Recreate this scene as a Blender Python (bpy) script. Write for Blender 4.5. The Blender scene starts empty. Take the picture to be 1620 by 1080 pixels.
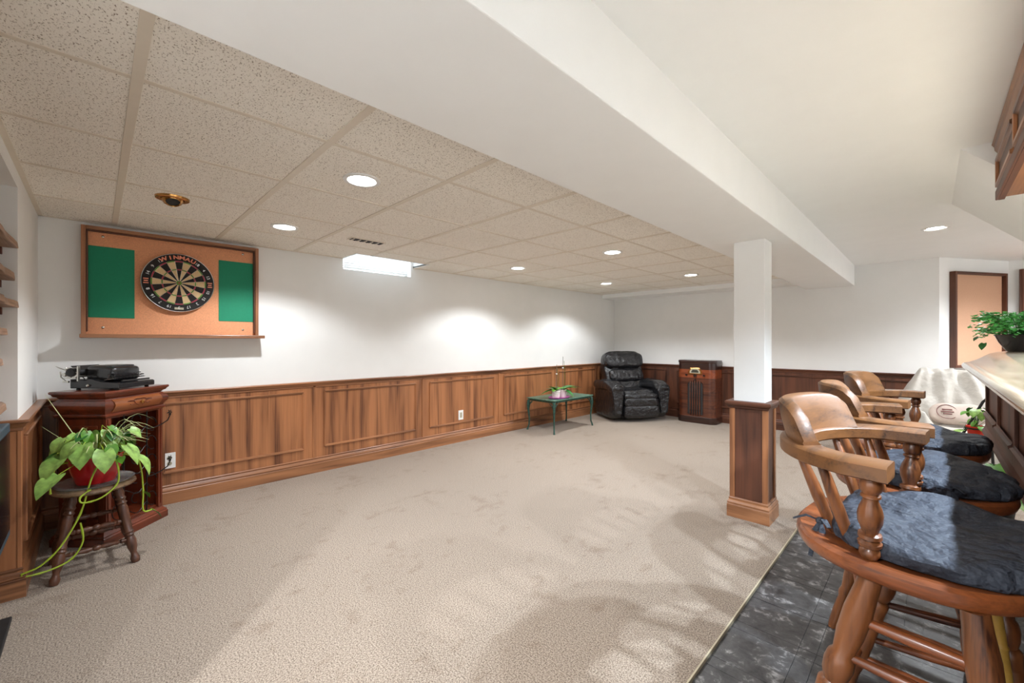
import bpy, bmesh, math, random
from mathutils import Matrix, Vector
from math import sin, cos, pi, radians as R
random.seed(7)
S = bpy.context.scene
COL = S.collection
# ------------------------------------------------------------------ camera
cam = bpy.data.cameras.new('camera'); camo = bpy.data.objects.new('camera', cam); COL.objects.link(camo)
cam.sensor_width = 36; cam.lens = 36*659.5/1620; cam.clip_start = .02
camo.location = (0, 0, 1.265); camo.rotation_euler = (R(90), 0, R(45.07)); S.camera = camo
# ------------------------------------------------------------------ world, exposure
W = bpy.data.worlds.new('world'); S.world = W; W.use_nodes = True
W.node_tree.nodes['Background'].inputs[0].default_value = (.75, .85, 1, 1)
W.node_tree.nodes['Background'].inputs[1].default_value = 1.0
S.view_settings.view_transform = 'Standard'; S.view_settings.look = 'None'
S.view_settings.exposure = 1.25; S.view_settings.gamma = 1; S.view_settings.use_curve_mapping = False
SPOT_W = 42; SPOT_COL = (.90, .95, 1.0); BAR_W = 78; BAR_COL = (.72, .86, 1.0)
FILL_W = 190
# ------------------------------------------------------------------ helpers
class MB:
    def __init__(s, M=None): s.v = []; s.f = []; s.M = M or Matrix.Identity(4)
    def add(s, vs, fs, M=None):
        T = s.M @ M if M is not None else s.M; o = len(s.v)
        s.v += [tuple(T @ Vector(p)) for p in vs]; s.f += [tuple(i+o for i in f) for f in fs]; return s
    def box(s, x0, x1, y0, y1, z0, z1, M=None):
        return s.add([(x0,y0,z0),(x1,y0,z0),(x1,y1,z0),(x0,y1,z0),(x0,y0,z1),(x1,y0,z1),(x1,y1,z1),(x0,y1,z1)],
            [(0,3,2,1),(4,5,6,7),(0,1,5,4),(1,2,6,5),(2,3,7,6),(3,0,4,7)], M)
    def prism(s, poly, axis, a0, a1, M=None):
        n = len(poly); vs = []
        for a in (a0, a1):
            for p, q in poly: vs.append({'x': (a,p,q), 'y': (p,a,q), 'z': (p,q,a)}[axis])
        return s.add(vs, [tuple(range(n)), tuple(range(2*n-1, n-1, -1))]+[(i, (i+1)%n, n+(i+1)%n, n+i) for i in range(n)], M)
    def lathe(s, prof, n=20, M=None, cap=True):
        vs = []; fs = []
        for r, z in prof: vs += [(r*cos(2*pi*i/n), r*sin(2*pi*i/n), z) for i in range(n)]
        for k in range(len(prof)-1):
            for i in range(n): j = (i+1)%n; fs.append((k*n+i, k*n+j, (k+1)*n+j, (k+1)*n+i))
        if cap: fs += [tuple(range(n-1,-1,-1)), tuple(range((len(prof)-1)*n, len(prof)*n))]
        return s.add(vs, fs, M)
    def turned(s, p0, p1, prof, n=16):
        p0 = Vector(p0); p1 = Vector(p1); d = p1-p0; L = d.length
        M = Matrix.Translation(p0) @ d.to_track_quat('Z', 'Y').to_matrix().to_4x4()
        return s.lathe([(r, t*L) for t, r in prof], n, M)
    def cyl(s, p0, p1, r0, r1=None, n=12): return s.turned(p0, p1, [(0, r0), (1, r1 if r1 is not None else r0)], n)
    def tube(s, path, r, n=8, flat=None):
        P = [Vector(p) for p in path]; m = len(P); vs = []; fs = []; up = Vector((0,0,1)); prev = None
        for k in range(m):
            t = (P[min(k+1,m-1)]-P[max(k-1,0)]).normalized()
            if prev is None:
                a = up if abs(t.dot(up)) < .95 else Vector((1,0,0)); prev = (a-t*a.dot(t)).normalized()
            else: prev = (prev-t*prev.dot(t)).normalized()
            b = t.cross(prev); rr = r[k] if isinstance(r, (list, tuple)) else r
            for i in range(n):
                c = cos(2*pi*i/n); w = sin(2*pi*i/n)
                vs.append(P[k]+prev*(c*rr*(flat or 1))+b*(w*rr))
        for k in range(m-1):
            for i in range(n): j = (i+1)%n; fs.append((k*n+i, k*n+j, (k+1)*n+j, (k+1)*n+i))
        fs += [tuple(range(n-1,-1,-1)), tuple(range((m-1)*n, m*n))]
        return s.add(vs, fs)
    def sweep(s, path, sect, M=None):
        """section points (across, up) swept along a horizontal path of (x,y,z)"""
        P = [Vector(p) for p in path]; m = len(P); n = len(sect); vs = []; fs = []
        for k in range(m):
            t = (P[min(k+1,m-1)]-P[max(k-1,0)]); t.z = 0; t.normalize(); o = Vector((t.y, -t.x, 0))
            sc = sect[k] if isinstance(sect[0][0], (list, tuple)) else sect
            for a, b in sc: vs.append(P[k]+o*a+Vector((0,0,b)))
        n = len(vs)//m
        for k in range(m-1):
            for i in range(n): j = (i+1)%n; fs.append((k*n+i, k*n+j, (k+1)*n+j, (k+1)*n+i))
        fs += [tuple(range(n)), tuple(range(m*n-1, (m-1)*n-1, -1))]
        return s.add(vs, fs, M)
    def sell(s, c, size, e1=.5, e2=.5, nu=28, nv=16, fn=None, M=None):
        vs = []; fs = []; pw = lambda a, e: math.copysign(abs(a)**e, a)
        for j in range(nv+1):
            ph = -pi/2+pi*j/nv
            for i in range(nu):
                th = 2*pi*i/nu
                p = Vector((pw(cos(ph),e1)*pw(cos(th),e2)*size[0], pw(cos(ph),e1)*pw(sin(th),e2)*size[1], pw(sin(ph),e1)*size[2]))
                if fn: p = fn(p)
                vs.append(p+Vector(c))
        for j in range(nv):
            for i in range(nu): k = (i+1)%nu; fs.append((j*nu+i, j*nu+k, (j+1)*nu+k, (j+1)*nu+i))
        return s.add(vs, fs, M)
    def grid(s, nu, nv, fn):
        o = [fn(i/nu, j/nv) for j in range(nv+1) for i in range(nu+1)]
        return s.add(o, [(j*(nu+1)+i, j*(nu+1)+i+1, (j+1)*(nu+1)+i+1, (j+1)*(nu+1)+i) for j in range(nv) for i in range(nu)])
    def mesh(s, name, smooth=False, keep=False):
        me = bpy.data.meshes.new(name); me.from_pydata(s.v, [], s.f)
        b = bmesh.new(); b.from_mesh(me); bmesh.ops.remove_doubles(b, verts=b.verts, dist=1e-6)
        if not keep: bmesh.ops.recalc_face_normals(b, faces=b.faces)
        b.to_mesh(me); b.free()
        if smooth:
            for p in me.polygons: p.use_smooth = True
            me.set_sharp_from_angle(angle=R(smooth if smooth is not True else 40))
        return me
    def build(s, name, mat, parent=None, smooth=False, bevel=0, sub=0, solid=0, keep=False):
        return obj(name, s.mesh(name, smooth, keep), mat, parent, bevel, sub, solid)
def obj(name, me, mat, parent=None, bevel=0, sub=0, solid=0):
    o = bpy.data.objects.new(name, me); COL.objects.link(o)
    if mat and not me.materials: me.materials.append(mat)
    if parent: o.parent = parent
    if solid: m = o.modifiers.new('solid', 'SOLIDIFY'); m.thickness = solid
    if bevel: m = o.modifiers.new('bevel', 'BEVEL'); m.width = bevel; m.segments = 2; m.limit_method = 'ANGLE'; m.angle_limit = R(40)
    if sub: m = o.modifiers.new('sub', 'SUBSURF'); m.levels = sub; m.render_levels = sub
    return o
def tag(o, label, cat, group=None):
    o['label'] = label; o['category'] = cat
    if group: o['group'] = group
    return o
def thing(name, label, cat, loc=(0,0,0), rz=0, group=None):
    o = bpy.data.objects.new(name, None); COL.objects.link(o); o.empty_display_size = .1
    o.location = loc; o.rotation_euler = (0, 0, R(rz)); return tag(o, label, cat, group)
def st(o): o['kind'] = 'structure'; return o
def copy_tree(o, parent=None):
    c = o.copy(); COL.objects.link(c)
    if parent: c.parent = parent
    for ch in [x for x in o.children]: copy_tree(ch, c)
    return c
def text(body, size, ext=0.0, align='CENTER', off=0.0):
    cu = bpy.data.curves.new('txt', 'FONT'); cu.body = body; cu.size = size; cu.align_x = align; cu.align_y = 'CENTER'; cu.extrude = ext; cu.resolution_u = 3; cu.offset = off
    o = bpy.data.objects.new('txt', cu); COL.objects.link(o)
    me = bpy.data.meshes.new_from_object(o.evaluated_get(bpy.context.evaluated_depsgraph_get()))
    vs = [tuple(v.co) for v in me.vertices]; fs = [tuple(p.vertices) for p in me.polygons]
    bpy.data.objects.remove(o); bpy.data.curves.remove(cu); bpy.data.meshes.remove(me)
    return vs, fs
# ------------------------------------------------------------------ materials
def nt(name):
    m = bpy.data.materials.new(name); m.use_nodes = True; t = m.node_tree; return m, t, t.nodes['Principled BSDF']
def sr(r, g, b):
    f = lambda c: (c/255/12.92 if c/255 <= .04045 else ((c/255+.055)/1.055)**2.4); return (f(r), f(g), f(b), 1)
def plain(name, col, rough=.5, metal=0, emit=0, spec=None, trans=0, alpha=1, coat=0, var=.06, vs=25):
    m, t, b = nt(name); N = t.nodes; L = t.links
    if emit:
        b.inputs['Emission Color'].default_value = col; b.inputs['Emission Strength'].default_value = emit
    b.inputs['Roughness'].default_value = rough; b.inputs['Metallic'].default_value = metal
    b.inputs['Transmission Weight'].default_value = trans; b.inputs['Coat Weight'].default_value = coat
    if spec is not None: b.inputs['Specular IOR Level'].default_value = spec
    n = N.new('ShaderNodeTexNoise'); n.inputs['Scale'].default_value = vs; n.inputs['Detail'].default_value = 4
    tc = N.new('ShaderNodeTexCoord'); L.new(tc.outputs['Object'], n.inputs['Vector'])
    r = N.new('ShaderNodeValToRGB'); r.color_ramp.elements[0].position = .3; r.color_ramp.elements[1].position = .7
    r.color_ramp.elements[0].color = [max(0, c*(1-var)) for c in col[:3]]+[1]; r.color_ramp.elements[1].color = [min(1, c*(1+var)) for c in col[:3]]+[1]
    L.new(n.outputs['Fac'], r.inputs['Fac']); L.new(r.outputs['Color'], b.inputs['Base Color']); return m
def bumped(m, scale, strength, dist=.01, detail=4, stretch=(1,1,1)):
    t = m.node_tree; N = t.nodes; L = t.links; b = N['Principled BSDF']
    tc = N.new('ShaderNodeTexCoord'); mp = N.new('ShaderNodeMapping'); mp.inputs['Scale'].default_value = stretch
    n = N.new('ShaderNodeTexNoise'); n.inputs['Scale'].default_value = scale; n.inputs['Detail'].default_value = detail
    bp = N.new('ShaderNodeBump'); bp.inputs['Strength'].default_value = strength; bp.inputs['Distance'].default_value = dist
    L.new(tc.outputs['Object'], mp.inputs['Vector']); L.new(mp.outputs['Vector'], n.inputs['Vector'])
    L.new(n.outputs['Fac'], bp.inputs['Height']); L.new(bp.outputs['Normal'], b.inputs['Normal']); return m
def wood(name, dark, light, axis='Z', rough=.4, sc=1.0, coat=.15, contrast=1.0, rings=True):
    m, t, b = nt(name); N = t.nodes; L = t.links
    tc = N.new('ShaderNodeTexCoord')
    def mapped(ac, al):
        mp = N.new('ShaderNodeMapping'); mp.inputs['Scale'].default_value = tuple((al if a == axis else ac)*sc for a in 'XYZ')
        L.new(tc.outputs['Object'], mp.inputs['Vector']); return mp
    def noise(mp, s, d, dist=0):
        n = N.new('ShaderNodeTexNoise'); n.inputs['Scale'].default_value = s; n.inputs['Detail'].default_value = d; n.inputs['Distortion'].default_value = dist
        L.new(mp.outputs['Vector'], n.inputs['Vector']); return n
    n1 = noise(mapped(9, .7), 1.0, 5, .6); n2 = noise(mapped(90, 2.2), 1.0, 3)
    wv = N.new('ShaderNodeMath'); wv.operation = 'SINE'; mu = N.new('ShaderNodeMath'); mu.operation = 'MULTIPLY'; mu.inputs[1].default_value = 46 if rings else 4
    n3 = noise(mapped(3.2, .32), 1.0, 2, .3)
    L.new(n3.outputs['Fac'], mu.inputs[0]); L.new(mu.outputs[0], wv.inputs[0])
    ad = N.new('ShaderNodeMath'); ad.operation = 'MULTIPLY_ADD'; ad.inputs[1].default_value = .13*contrast; L.new(wv.outputs[0], ad.inputs[0]); L.new(n1.outputs['Fac'], ad.inputs[2])
    a2 = N.new('ShaderNodeMath'); a2.operation = 'MULTIPLY_ADD'; a2.inputs[1].default_value = .55*contrast; L.new(n2.outputs['Fac'], a2.inputs[0]); L.new(ad.outputs[0], a2.inputs[2])
    r = N.new('ShaderNodeValToRGB'); e = r.color_ramp.elements; e[0].position = .45; e[1].position = 1.0
    e[0].color = dark; e[1].color = light; mid = e.new(.68); mid.color = [d*.42+l*.58 for d, l in zip(dark, light)]
    L.new(a2.outputs[0], r.inputs['Fac']); L.new(r.outputs['Color'], b.inputs['Base Color'])
    b.inputs['Roughness'].default_value = rough; b.inputs['Coat Weight'].default_value = coat; b.inputs['Coat Roughness'].default_value = .2
    bp = N.new('ShaderNodeBump'); bp.inputs['Strength'].default_value = .12; bp.inputs['Distance'].default_value = .002
    L.new(n2.outputs['Fac'], bp.inputs['Height']); L.new(bp.outputs['Normal'], b.inputs['Normal']); return m
def carpet():
    m, t, b = nt('carpet_pile'); N = t.nodes; L = t.links; tc = N.new('ShaderNodeTexCoord')
    def noise(s, d, st=(1,1,1)):
        mp = N.new('ShaderNodeMapping'); mp.inputs['Scale'].default_value = st; L.new(tc.outputs['Object'], mp.inputs['Vector'])
        n = N.new('ShaderNodeTexNoise'); n.inputs['Scale'].default_value = s; n.inputs['Detail'].default_value = d; L.new(mp.outputs['Vector'], n.inputs['Vector']); return n
    f = noise(170, 5); g = noise(2.6, 6, (1, 1, 1)); h = noise(13, 5, (1.2, .8, 1))
    r = N.new('ShaderNodeValToRGB'); e = r.color_ramp.elements; e[0].position = .34; e[1].position = .62; e[0].color = sr(96,80,67); e[1].color = sr(172,156,139)
    L.new(f.outputs['Fac'], r.inputs['Fac'])
    mm = N.new('ShaderNodeMath'); mm.operation = 'MULTIPLY'; L.new(g.outputs['Fac'], mm.inputs[0]); L.new(h.outputs['Fac'], mm.inputs[1])
    r2 = N.new('ShaderNodeValToRGB'); e = r2.color_ramp.elements; e[0].position = .11; e[1].position = .20; e[0].color = (.80,.75,.71,1); e[1].color = (1,1,1,1)
    L.new(mm.outputs[0], r2.inputs['Fac'])
    mx = N.new('ShaderNodeMix'); mx.data_type = 'RGBA'; mx.blend_type = 'MULTIPLY'; mx.inputs['Factor'].default_value = 1
    L.new(r.outputs['Color'], mx.inputs['A']); L.new(r2.outputs['Color'], mx.inputs['B']); L.new(mx.outputs['Result'], b.inputs['Base Color'])
    b.inputs['Roughness'].default_value = .95; b.inputs['Specular IOR Level'].default_value = .1; b.inputs['Sheen Weight'].default_value = .2
    bp = N.new('ShaderNodeBump'); bp.inputs['Strength'].default_value = .55; bp.inputs['Distance'].default_value = .006
    L.new(f.outputs['Fac'], bp.inputs['Height']); L.new(bp.outputs['Normal'], b.inputs['Normal']); return m
def tilemat():
    m, t, b = nt('fissured_tile'); N = t.nodes; L = t.links; tc = N.new('ShaderNodeTexCoord')
    mp = N.new('ShaderNodeMapping'); mp.inputs['Scale'].default_value = (1, 1.6, 1); L.new(tc.outputs['Object'], mp.inputs['Vector'])
    v = N.new('ShaderNodeTexNoise'); v.inputs['Scale'].default_value = 120; v.inputs['Detail'].default_value = 3; v.inputs['Roughness'].default_value = .7; L.new(mp.outputs['Vector'], v.inputs['Vector'])
    r = N.new('ShaderNodeValToRGB'); e = r.color_ramp.elements; e[0].position = .33; e[1].position = .44; e[0].color = sr(138,119,99); e[1].color = sr(252,247,237)
    L.new(v.outputs['Fac'], r.inputs['Fac']); L.new(r.outputs['Color'], b.inputs['Base Color']); b.inputs['Roughness'].default_value = .9
    bp = N.new('ShaderNodeBump'); bp.inputs['Strength'].default_value = .5; bp.inputs['Distance'].default_value = .004
    L.new(v.outputs['Fac'], bp.inputs['Height']); L.new(bp.outputs['Normal'], b.inputs['Normal']); return m
def vinyl():
    m, t, b = nt('marbled_vinyl'); N = t.nodes; L = t.links; tc = N.new('ShaderNodeTexCoord')
    gi = N.new('ShaderNodeObjectInfo')
    ad = N.new('ShaderNodeVectorMath'); ad.operation = 'ADD'; L.new(tc.outputs['Object'], ad.inputs[0]); L.new(gi.outputs['Location'], ad.inputs[1])
    n = N.new('ShaderNodeTexNoise'); n.inputs['Scale'].default_value = 16; n.inputs['Detail'].default_value = 9; n.inputs['Roughness'].default_value = .68; n.inputs['Distortion'].default_value = .35
    L.new(ad.outputs['Vector'], n.inputs['Vector'])
    r = N.new('ShaderNodeValToRGB'); e = r.color_ramp.elements; e[0].position = .32; e[1].position = .74; e[0].color = sr(32,31,32); e[1].color = sr(186,184,182); k = e.new(.55); k.color = sr(74,72,72)
    L.new(n.outputs['Fac'], r.inputs['Fac']); L.new(r.outputs['Color'], b.inputs['Base Color']); b.inputs['Roughness'].default_value = .32; return m
M = {}
M['wall'] = plain('wall_paint', sr(240,239,236), .75, var=.012, vs=6)
M['ceil'] = plain('ceiling_paint', sr(247,247,245), .8, var=.01, vs=6)
M['carpet'] = carpet(); M['ctile'] = tilemat(); M['vinyl'] = vinyl()
M['tee'] = plain('tee_enamel', sr(230,220,204), .5, var=.02)
M['oakZ'] = wood('oak_upright', sr(92,52,30), sr(176,116,74), 'Z', .42)
M['oakX'] = wood('oak_along_x', sr(88,52,32), sr(168,114,76), 'X', .38)
M['oakY'] = wood('oak_along_y', sr(88,52,32), sr(168,114,76), 'Y', .38)
M['darkZ'] = wood('stained_oak_upright', sr(46,23,14), sr(104,60,39), 'Z', .5, coat=.04)
M['darkX'] = wood('stained_oak_along_x', sr(46,23,14), sr(104,60,39), 'X', .5, coat=.04)
M['darkY'] = wood('stained_oak_along_y', sr(46,23,14), sr(104,60,39), 'Y', .5, coat=.04)
M['mahZ'] = wood('mahogany_upright', sr(44,14,8), sr(112,48,26), 'Z', .32, coat=.4)
M['mahX'] = wood('mahogany_along_x', sr(44,14,8), sr(118,52,28), 'X', .28, coat=.4)
M['burl'] = wood('carved_walnut', sr(96,46,22), sr(170,100,56), 'X', .3, coat=.4)
M['chairZ'] = wood('chair_oak_turned', sr(44,20,9), sr(122,72,38), 'Z', .36, 2.0, coat=.25, contrast=1.5)
M['chairA'] = wood('chair_oak_arm', sr(44,23,10), sr(110,71,37), 'Y', .46, 2.0, coat=.08, contrast=1.4)
M['chairS'] = wood('chair_oak_seat', sr(58,25,12), sr(136,74,38), 'X', .33, 2.0, coat=.3, contrast=1.4)
M['stoolwood'] = wood('worn_dark_wood', sr(38,20,14), sr(104,66,48), 'Z', .38, 2.0)
M['stooltop'] = wood('worn_seat_wood', sr(70,46,30), sr(160,132,102), 'X', .3, 2.0, coat=.3)
M['shelf'] = wood('live_edge_plank', sr(94,62,44), sr(178,140,112), 'X', .5, 2.0)
M['cleat'] = wood('dark_cleat', sr(64,30,18), sr(106,56,36), 'Y', .5)
M['bartop'] = wood('pale_lacquered_oak', sr(122,100,74), sr(186,168,142), 'Y', .16, 1.4, coat=.9)
M['cork'] = bumped(plain('cork', sr(222,154,112), .85, var=.12, vs=160), 180, .3, .003)
M['corkpale'] = bumped(plain('pale_pinboard', sr(206,162,132), .85, var=.06, vs=160), 180, .2, .002)
M['green'] = plain('green_felt', sr(8,128,92), .7, var=.05, vs=60)
M['black'] = plain('black_enamel', (.012,.012,.014,1), .25, coat=.4, var=.2)
M['blackmat'] = plain('black_matt', (.014,.013,.013,1), .6, var=.3)
M['iron'] = plain('wrought_iron', (.02,.018,.018,1), .4, .6, var=.3)
M['chrome'] = plain('nickel', (.62,.6,.55,1), .25, 1, var=.1)
M['brass'] = plain('brass', sr(190,140,80), .22, 1, var=.1)
M['white'] = plain('white_plastic', sr(238,238,236), .35, var=.02)
M['slot'] = plain('dark_slot', (.03,.03,.03,1), .6)
M['leather'] = bumped(plain('black_leather', (.012,.012,.014,1), .27, coat=.3, var=.25), 10, .8, .05, 3)
M['fabric'] = bumped(plain('black_cushion_cloth', (.042,.047,.060,1), .6, var=.2, vs=300, spec=.15), 12, 1.0, .06, 4)
M['fabric'].node_tree.nodes['Principled BSDF'].inputs['Sheen Weight'].default_value = .0
M['sheet'] = bumped(plain('white_satin_sheet', sr(190,184,175), .42, var=.06, vs=9), 14, .5, .02, 3)
M['pillow'] = plain('pink_grey_pillow', sr(196,178,166), .7, var=.05, vs=40)
M['ink'] = plain('faded_maroon_print', sr(120,76,74), .8)
M['redpot'] = plain('red_glazed_pot', sr(186,14,22), .18, coat=.6, var=.05)
M['redplastic'] = plain('red_plastic_pot', sr(206,40,22), .3, var=.05)
M['soil'] = plain('potting_soil', sr(52,36,26), .95, var=.4, vs=90)
M['leaf'] = plain('leaf_green', sr(92,150,40), .38, var=.35, vs=22)
M['leafd'] = plain('leaf_deep_green', sr(46,104,40), .38, var=.3, vs=22)
M['leafv'] = plain('variegated_leaf', sr(150,190,96), .4, var=.4, vs=30)
M['fern'] = plain('maidenhair_green', sr(86,178,84), .45, var=.25, vs=30)
M['vine'] = plain('vine_yellow_green', sr(160,184,50), .45, var=.1)
M['blade'] = plain('pale_spider_blade', sr(188,196,140), .45, var=.2, vs=12)
M['potwhite'] = bumped(plain('white_ceramic', sr(236,232,224), .3, var=.02), 60, .2, .004)
M['pink'] = plain('pink_saucer', sr(226,110,196), .35, var=.05)
M['patina'] = bumped(plain('green_patina_metal', sr(52,84,74), .45, .3, var=.4, vs=40), 60, .4, .004)
M['patinatop'] = bumped(plain('green_patina_top', sr(92,130,112), .3, .2, var=.3, vs=40), 50, .3, .003)
M['stake'] = plain('plant_stake', sr(110,104,92), .5)
M['slate'] = plain('slate_blue_plastic', sr(62,80,90), .4, var=.06)
M['screen'] = plain('black_screen', (.01,.011,.014,1), .15)
M['lens'] = plain('lamp_lens', (1,.98,.94,1), .5, emit=14)
M['day'] = plain('daylight_pane', (.82,.91,1,1), .5, emit=2.4)
M['creme'] = plain('dart_sisal_cream', sr(214,184,140), .8, var=.06, vs=120)
M['dblack'] = plain('dart_sisal_black', sr(28,24,22), .8, var=.2, vs=120)
M['dred'] = plain('dart_sisal_red', sr(176,58,78), .8, var=.1, vs=120)
M['dgreen'] = plain('dart_sisal_green', sr(92,140,50), .8, var=.1, vs=120)
M['orange'] = plain('orange_print', sr(232,140,110), .6)
M['silver'] = plain('silver_wire', (.7,.7,.7,1), .3, 1)
M['bamboo'] = bumped(plain('bamboo_cane', sr(190,150,70), .3, var=.15, vs=30), 40, .2, .003)
M['radio'] = wood('radio_walnut', sr(50,22,14), sr(104,56,36), 'X', .3, 1.5, coat=.4, contrast=.8)
M['radiod'] = wood('radio_dark_walnut', sr(24,12,10), sr(56,30,22), 'X', .28, 1.5, coat=.4)
M['radioo'] = wood('radio_orange_band', sr(110,48,24), sr(150,76,42), 'X', .3, 1.5, coat=.4)
M['glass'] = plain('dial_glass', sr(60,66,60), .1, coat=.6)
M['ivory'] = plain('ivory_dial', sr(176,168,144), .4)
# ================================================================== THE ROOM
XL, YB, ZD, ZC = -4.21, 6.93, 2.107, 2.245      # dart wall, back wall, tiled ceiling, plaster ceiling
BX0, BX1, BZ = -1.207, -.687, 1.983              # beam
YS, XJ, XT = -.276, -3.20, -.635                 # side stub, its outer corner, carpet edge
st(MB().box(XL-.1, XT, -2.6, 8.2, -.1, 0).box(XT, 2.7, 4.2, 8.2, -.1, 0).build('floor', M['carpet']))
fv = st(MB().box(XT, 2.7, -2.6, 4.2, -.1, -.016).build('floor', M['vinyl']))
fv['label'] = 'dark grey marbled vinyl floor'
# inlaid vinyl pieces: square, two strips and a corner, repeated
P, q = .305, .060; GAP = .0012
def piece(w, d): return MB().box(GAP, w-GAP, GAP, d-GAP, 0, .005).mesh('vinyl_tile')
pm = {}
for k, (w, d) in {'a': (P-q, P-q), 'b': (q, P-q), 'c': (P-q, q), 'd': (q, q)}.items(): pm[k] = piece(w, d)
for i in range(5):
    for j in range(11):
        x = XT+.004+i*P; y = .86+j*P
        for k, dx, dy in (('a',0,0), ('b',P-q,0), ('c',0,P-q), ('d',P-q,P-q)):
            o = obj('vinyl_tile', pm[k], M['vinyl'], fv); o.location = (x+dx, y+dy, -.0165)
st(MB().box(XT-.003, XT+.003, -2.5, 4.2, -.02, .002).build('trim_1', plain('brass_edge', sr(186,174,146), .6, .0)))
# walls
WY0, WY1, WZ = 1.778, 2.560, 2.0                 # basement window opening
wl = st(MB().box(XL-.12, XL, YS-.5, YB+.1, 0, WZ).box(XL-.12, XL, YS-.5, WY0, WZ, 2.45).box(XL-.12, XL, WY1, YB+.1, WZ, 2.45).build('wall_left', M['wall']))
wb = st(MB().box(XL-.1, .077, YB, YB+.1, 0, 2.4).build('wall_back', M['wall']))
ws = st(MB().box(XL-.1, XJ, -.75, YS, 0, 2.4).build('wall_side', M['wall']))
st(MB().box(XJ, -1.5, -.85, -.75, 0, 2.4).box(XJ, -1.5, -.75, YS, 2.03, 2.4).box(-1.5, -1.4, -2.6, YS, 0, 2.4).build('wall_alcove', M['wall']))
st(MB().box(-1.5, 2.7, -2.6, -2.5, 0, 2.4).build('wall_front', M['wall']))
st(MB().box(2.6, 2.7, -2.6, 8.2, 0, 2.4).build('wall_right', M['wall']))
DX, DY = .537, .843; DN = (.843, -.537); DL = 1.12   # slanted wall past the back wall
def frm(O, eu, ew): 
    m = Matrix.Identity(4)
    for i in range(3): m[i][0] = (eu+(0,))[i]; m[i][1] = (ew+(0,))[i]; m[i][3] = (O[0], O[1], 0)[i]
    return m
FD = frm((.077, YB), (DX, DY), DN)
wd = st(MB(FD).box(0, DL, -.1, 0, 0, 2.4).build('wall_slanted', M['wall']))
ex, ey = .077+DX*DL, YB+DY*DL
we = st(MB().box(ex-.06, 2.7, ey, ey+.1, 0, 2.4).build('wall_far', M['wall']))
# ceilings
st(MB().box(BX1-.02, 2.7, -2.6, 8.2, ZC, ZC+.1).build('ceiling', M['ceil']))
st(MB().box(XL, BX0+.02, -2.6, YS-.002, ZD, ZD+.06).build('ceiling', M['ceil']))
st(MB().box(BX0, BX1, -2.55, YB-.001, BZ, ZC+.12).build('ceiling_beam', M['ceil'], bevel=.004))
st(MB().box(XL, BX0, 6.52, YB, ZD-.062, ZD+.1).build('trim_2', M['ceil'], bevel=.004))
# tiled ceiling
ct = st(MB().box(XL, BX0, YS, 6.52, 2.46, 2.5).build('ceiling', M['ceil']))
NX, NY0, NY1 = -3.90, 1.778, 2.585               # notch under the window
xs = [XL]+[-1.80-.61*k for k in (3,2,1,0)]+[BX0]; ys = [YS]+[.094+.61*k for k in range(11)]+[6.52]
for i in range(len(xs)-1):
    for j in range(len(ys)-1):
        x0, x1, y0, y1 = xs[i], xs[i+1], ys[j], ys[j+1]; g = .010
        mb = MB(); z0, z1 = ZD+.004, ZD+.016
        x0 += g; x1 -= g; y0 += g; y1 -= g
        if x0 < NX and y1 > NY0 and y0 < NY1:
            mb.box(NX, x1, y0, y1, z0, z1)
            if y0 < NY0: mb.box(x0, NX, y0, NY0, z0, z1)
            if y1 > NY1: mb.box(x0, NX, NY1, y1, z0, z1)
        else: mb.box(x0, x1, y0, y1, z0, z1)
        mb.build('ceiling_tile', M['ctile'], ct)
for y in ys[1:-1]:
    x0 = NX if NY0 < y < NY1 else XL
    MB().box(x0, BX0, y-.0155, y+.0155, ZD, ZD+.02).build('ceiling_tee', M['tee'], ct, bevel=.0015)
for x in xs[1:-1]:
    for j in range(len(ys)-1): MB().box(x-.011, x+.011, ys[j]+.0155, ys[j+1]-.0155, ZD+.001, ZD+.02).build('cross_tee', M['tee'], ct)
for a in (MB().box(XL, XL+.022, YS, NY0, ZD-.001, ZD+.02), MB().box(XL, XL+.022, NY1, 6.52, ZD-.001, ZD+.02), MB().box(XL, BX0, YS, YS+.022, ZD-.001, ZD+.02), MB().box(BX0-.02, BX0, YS, 6.52, ZD-.001, ZD+.02)):
    a.build('wall_angle', M['tee'], ct)
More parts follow.
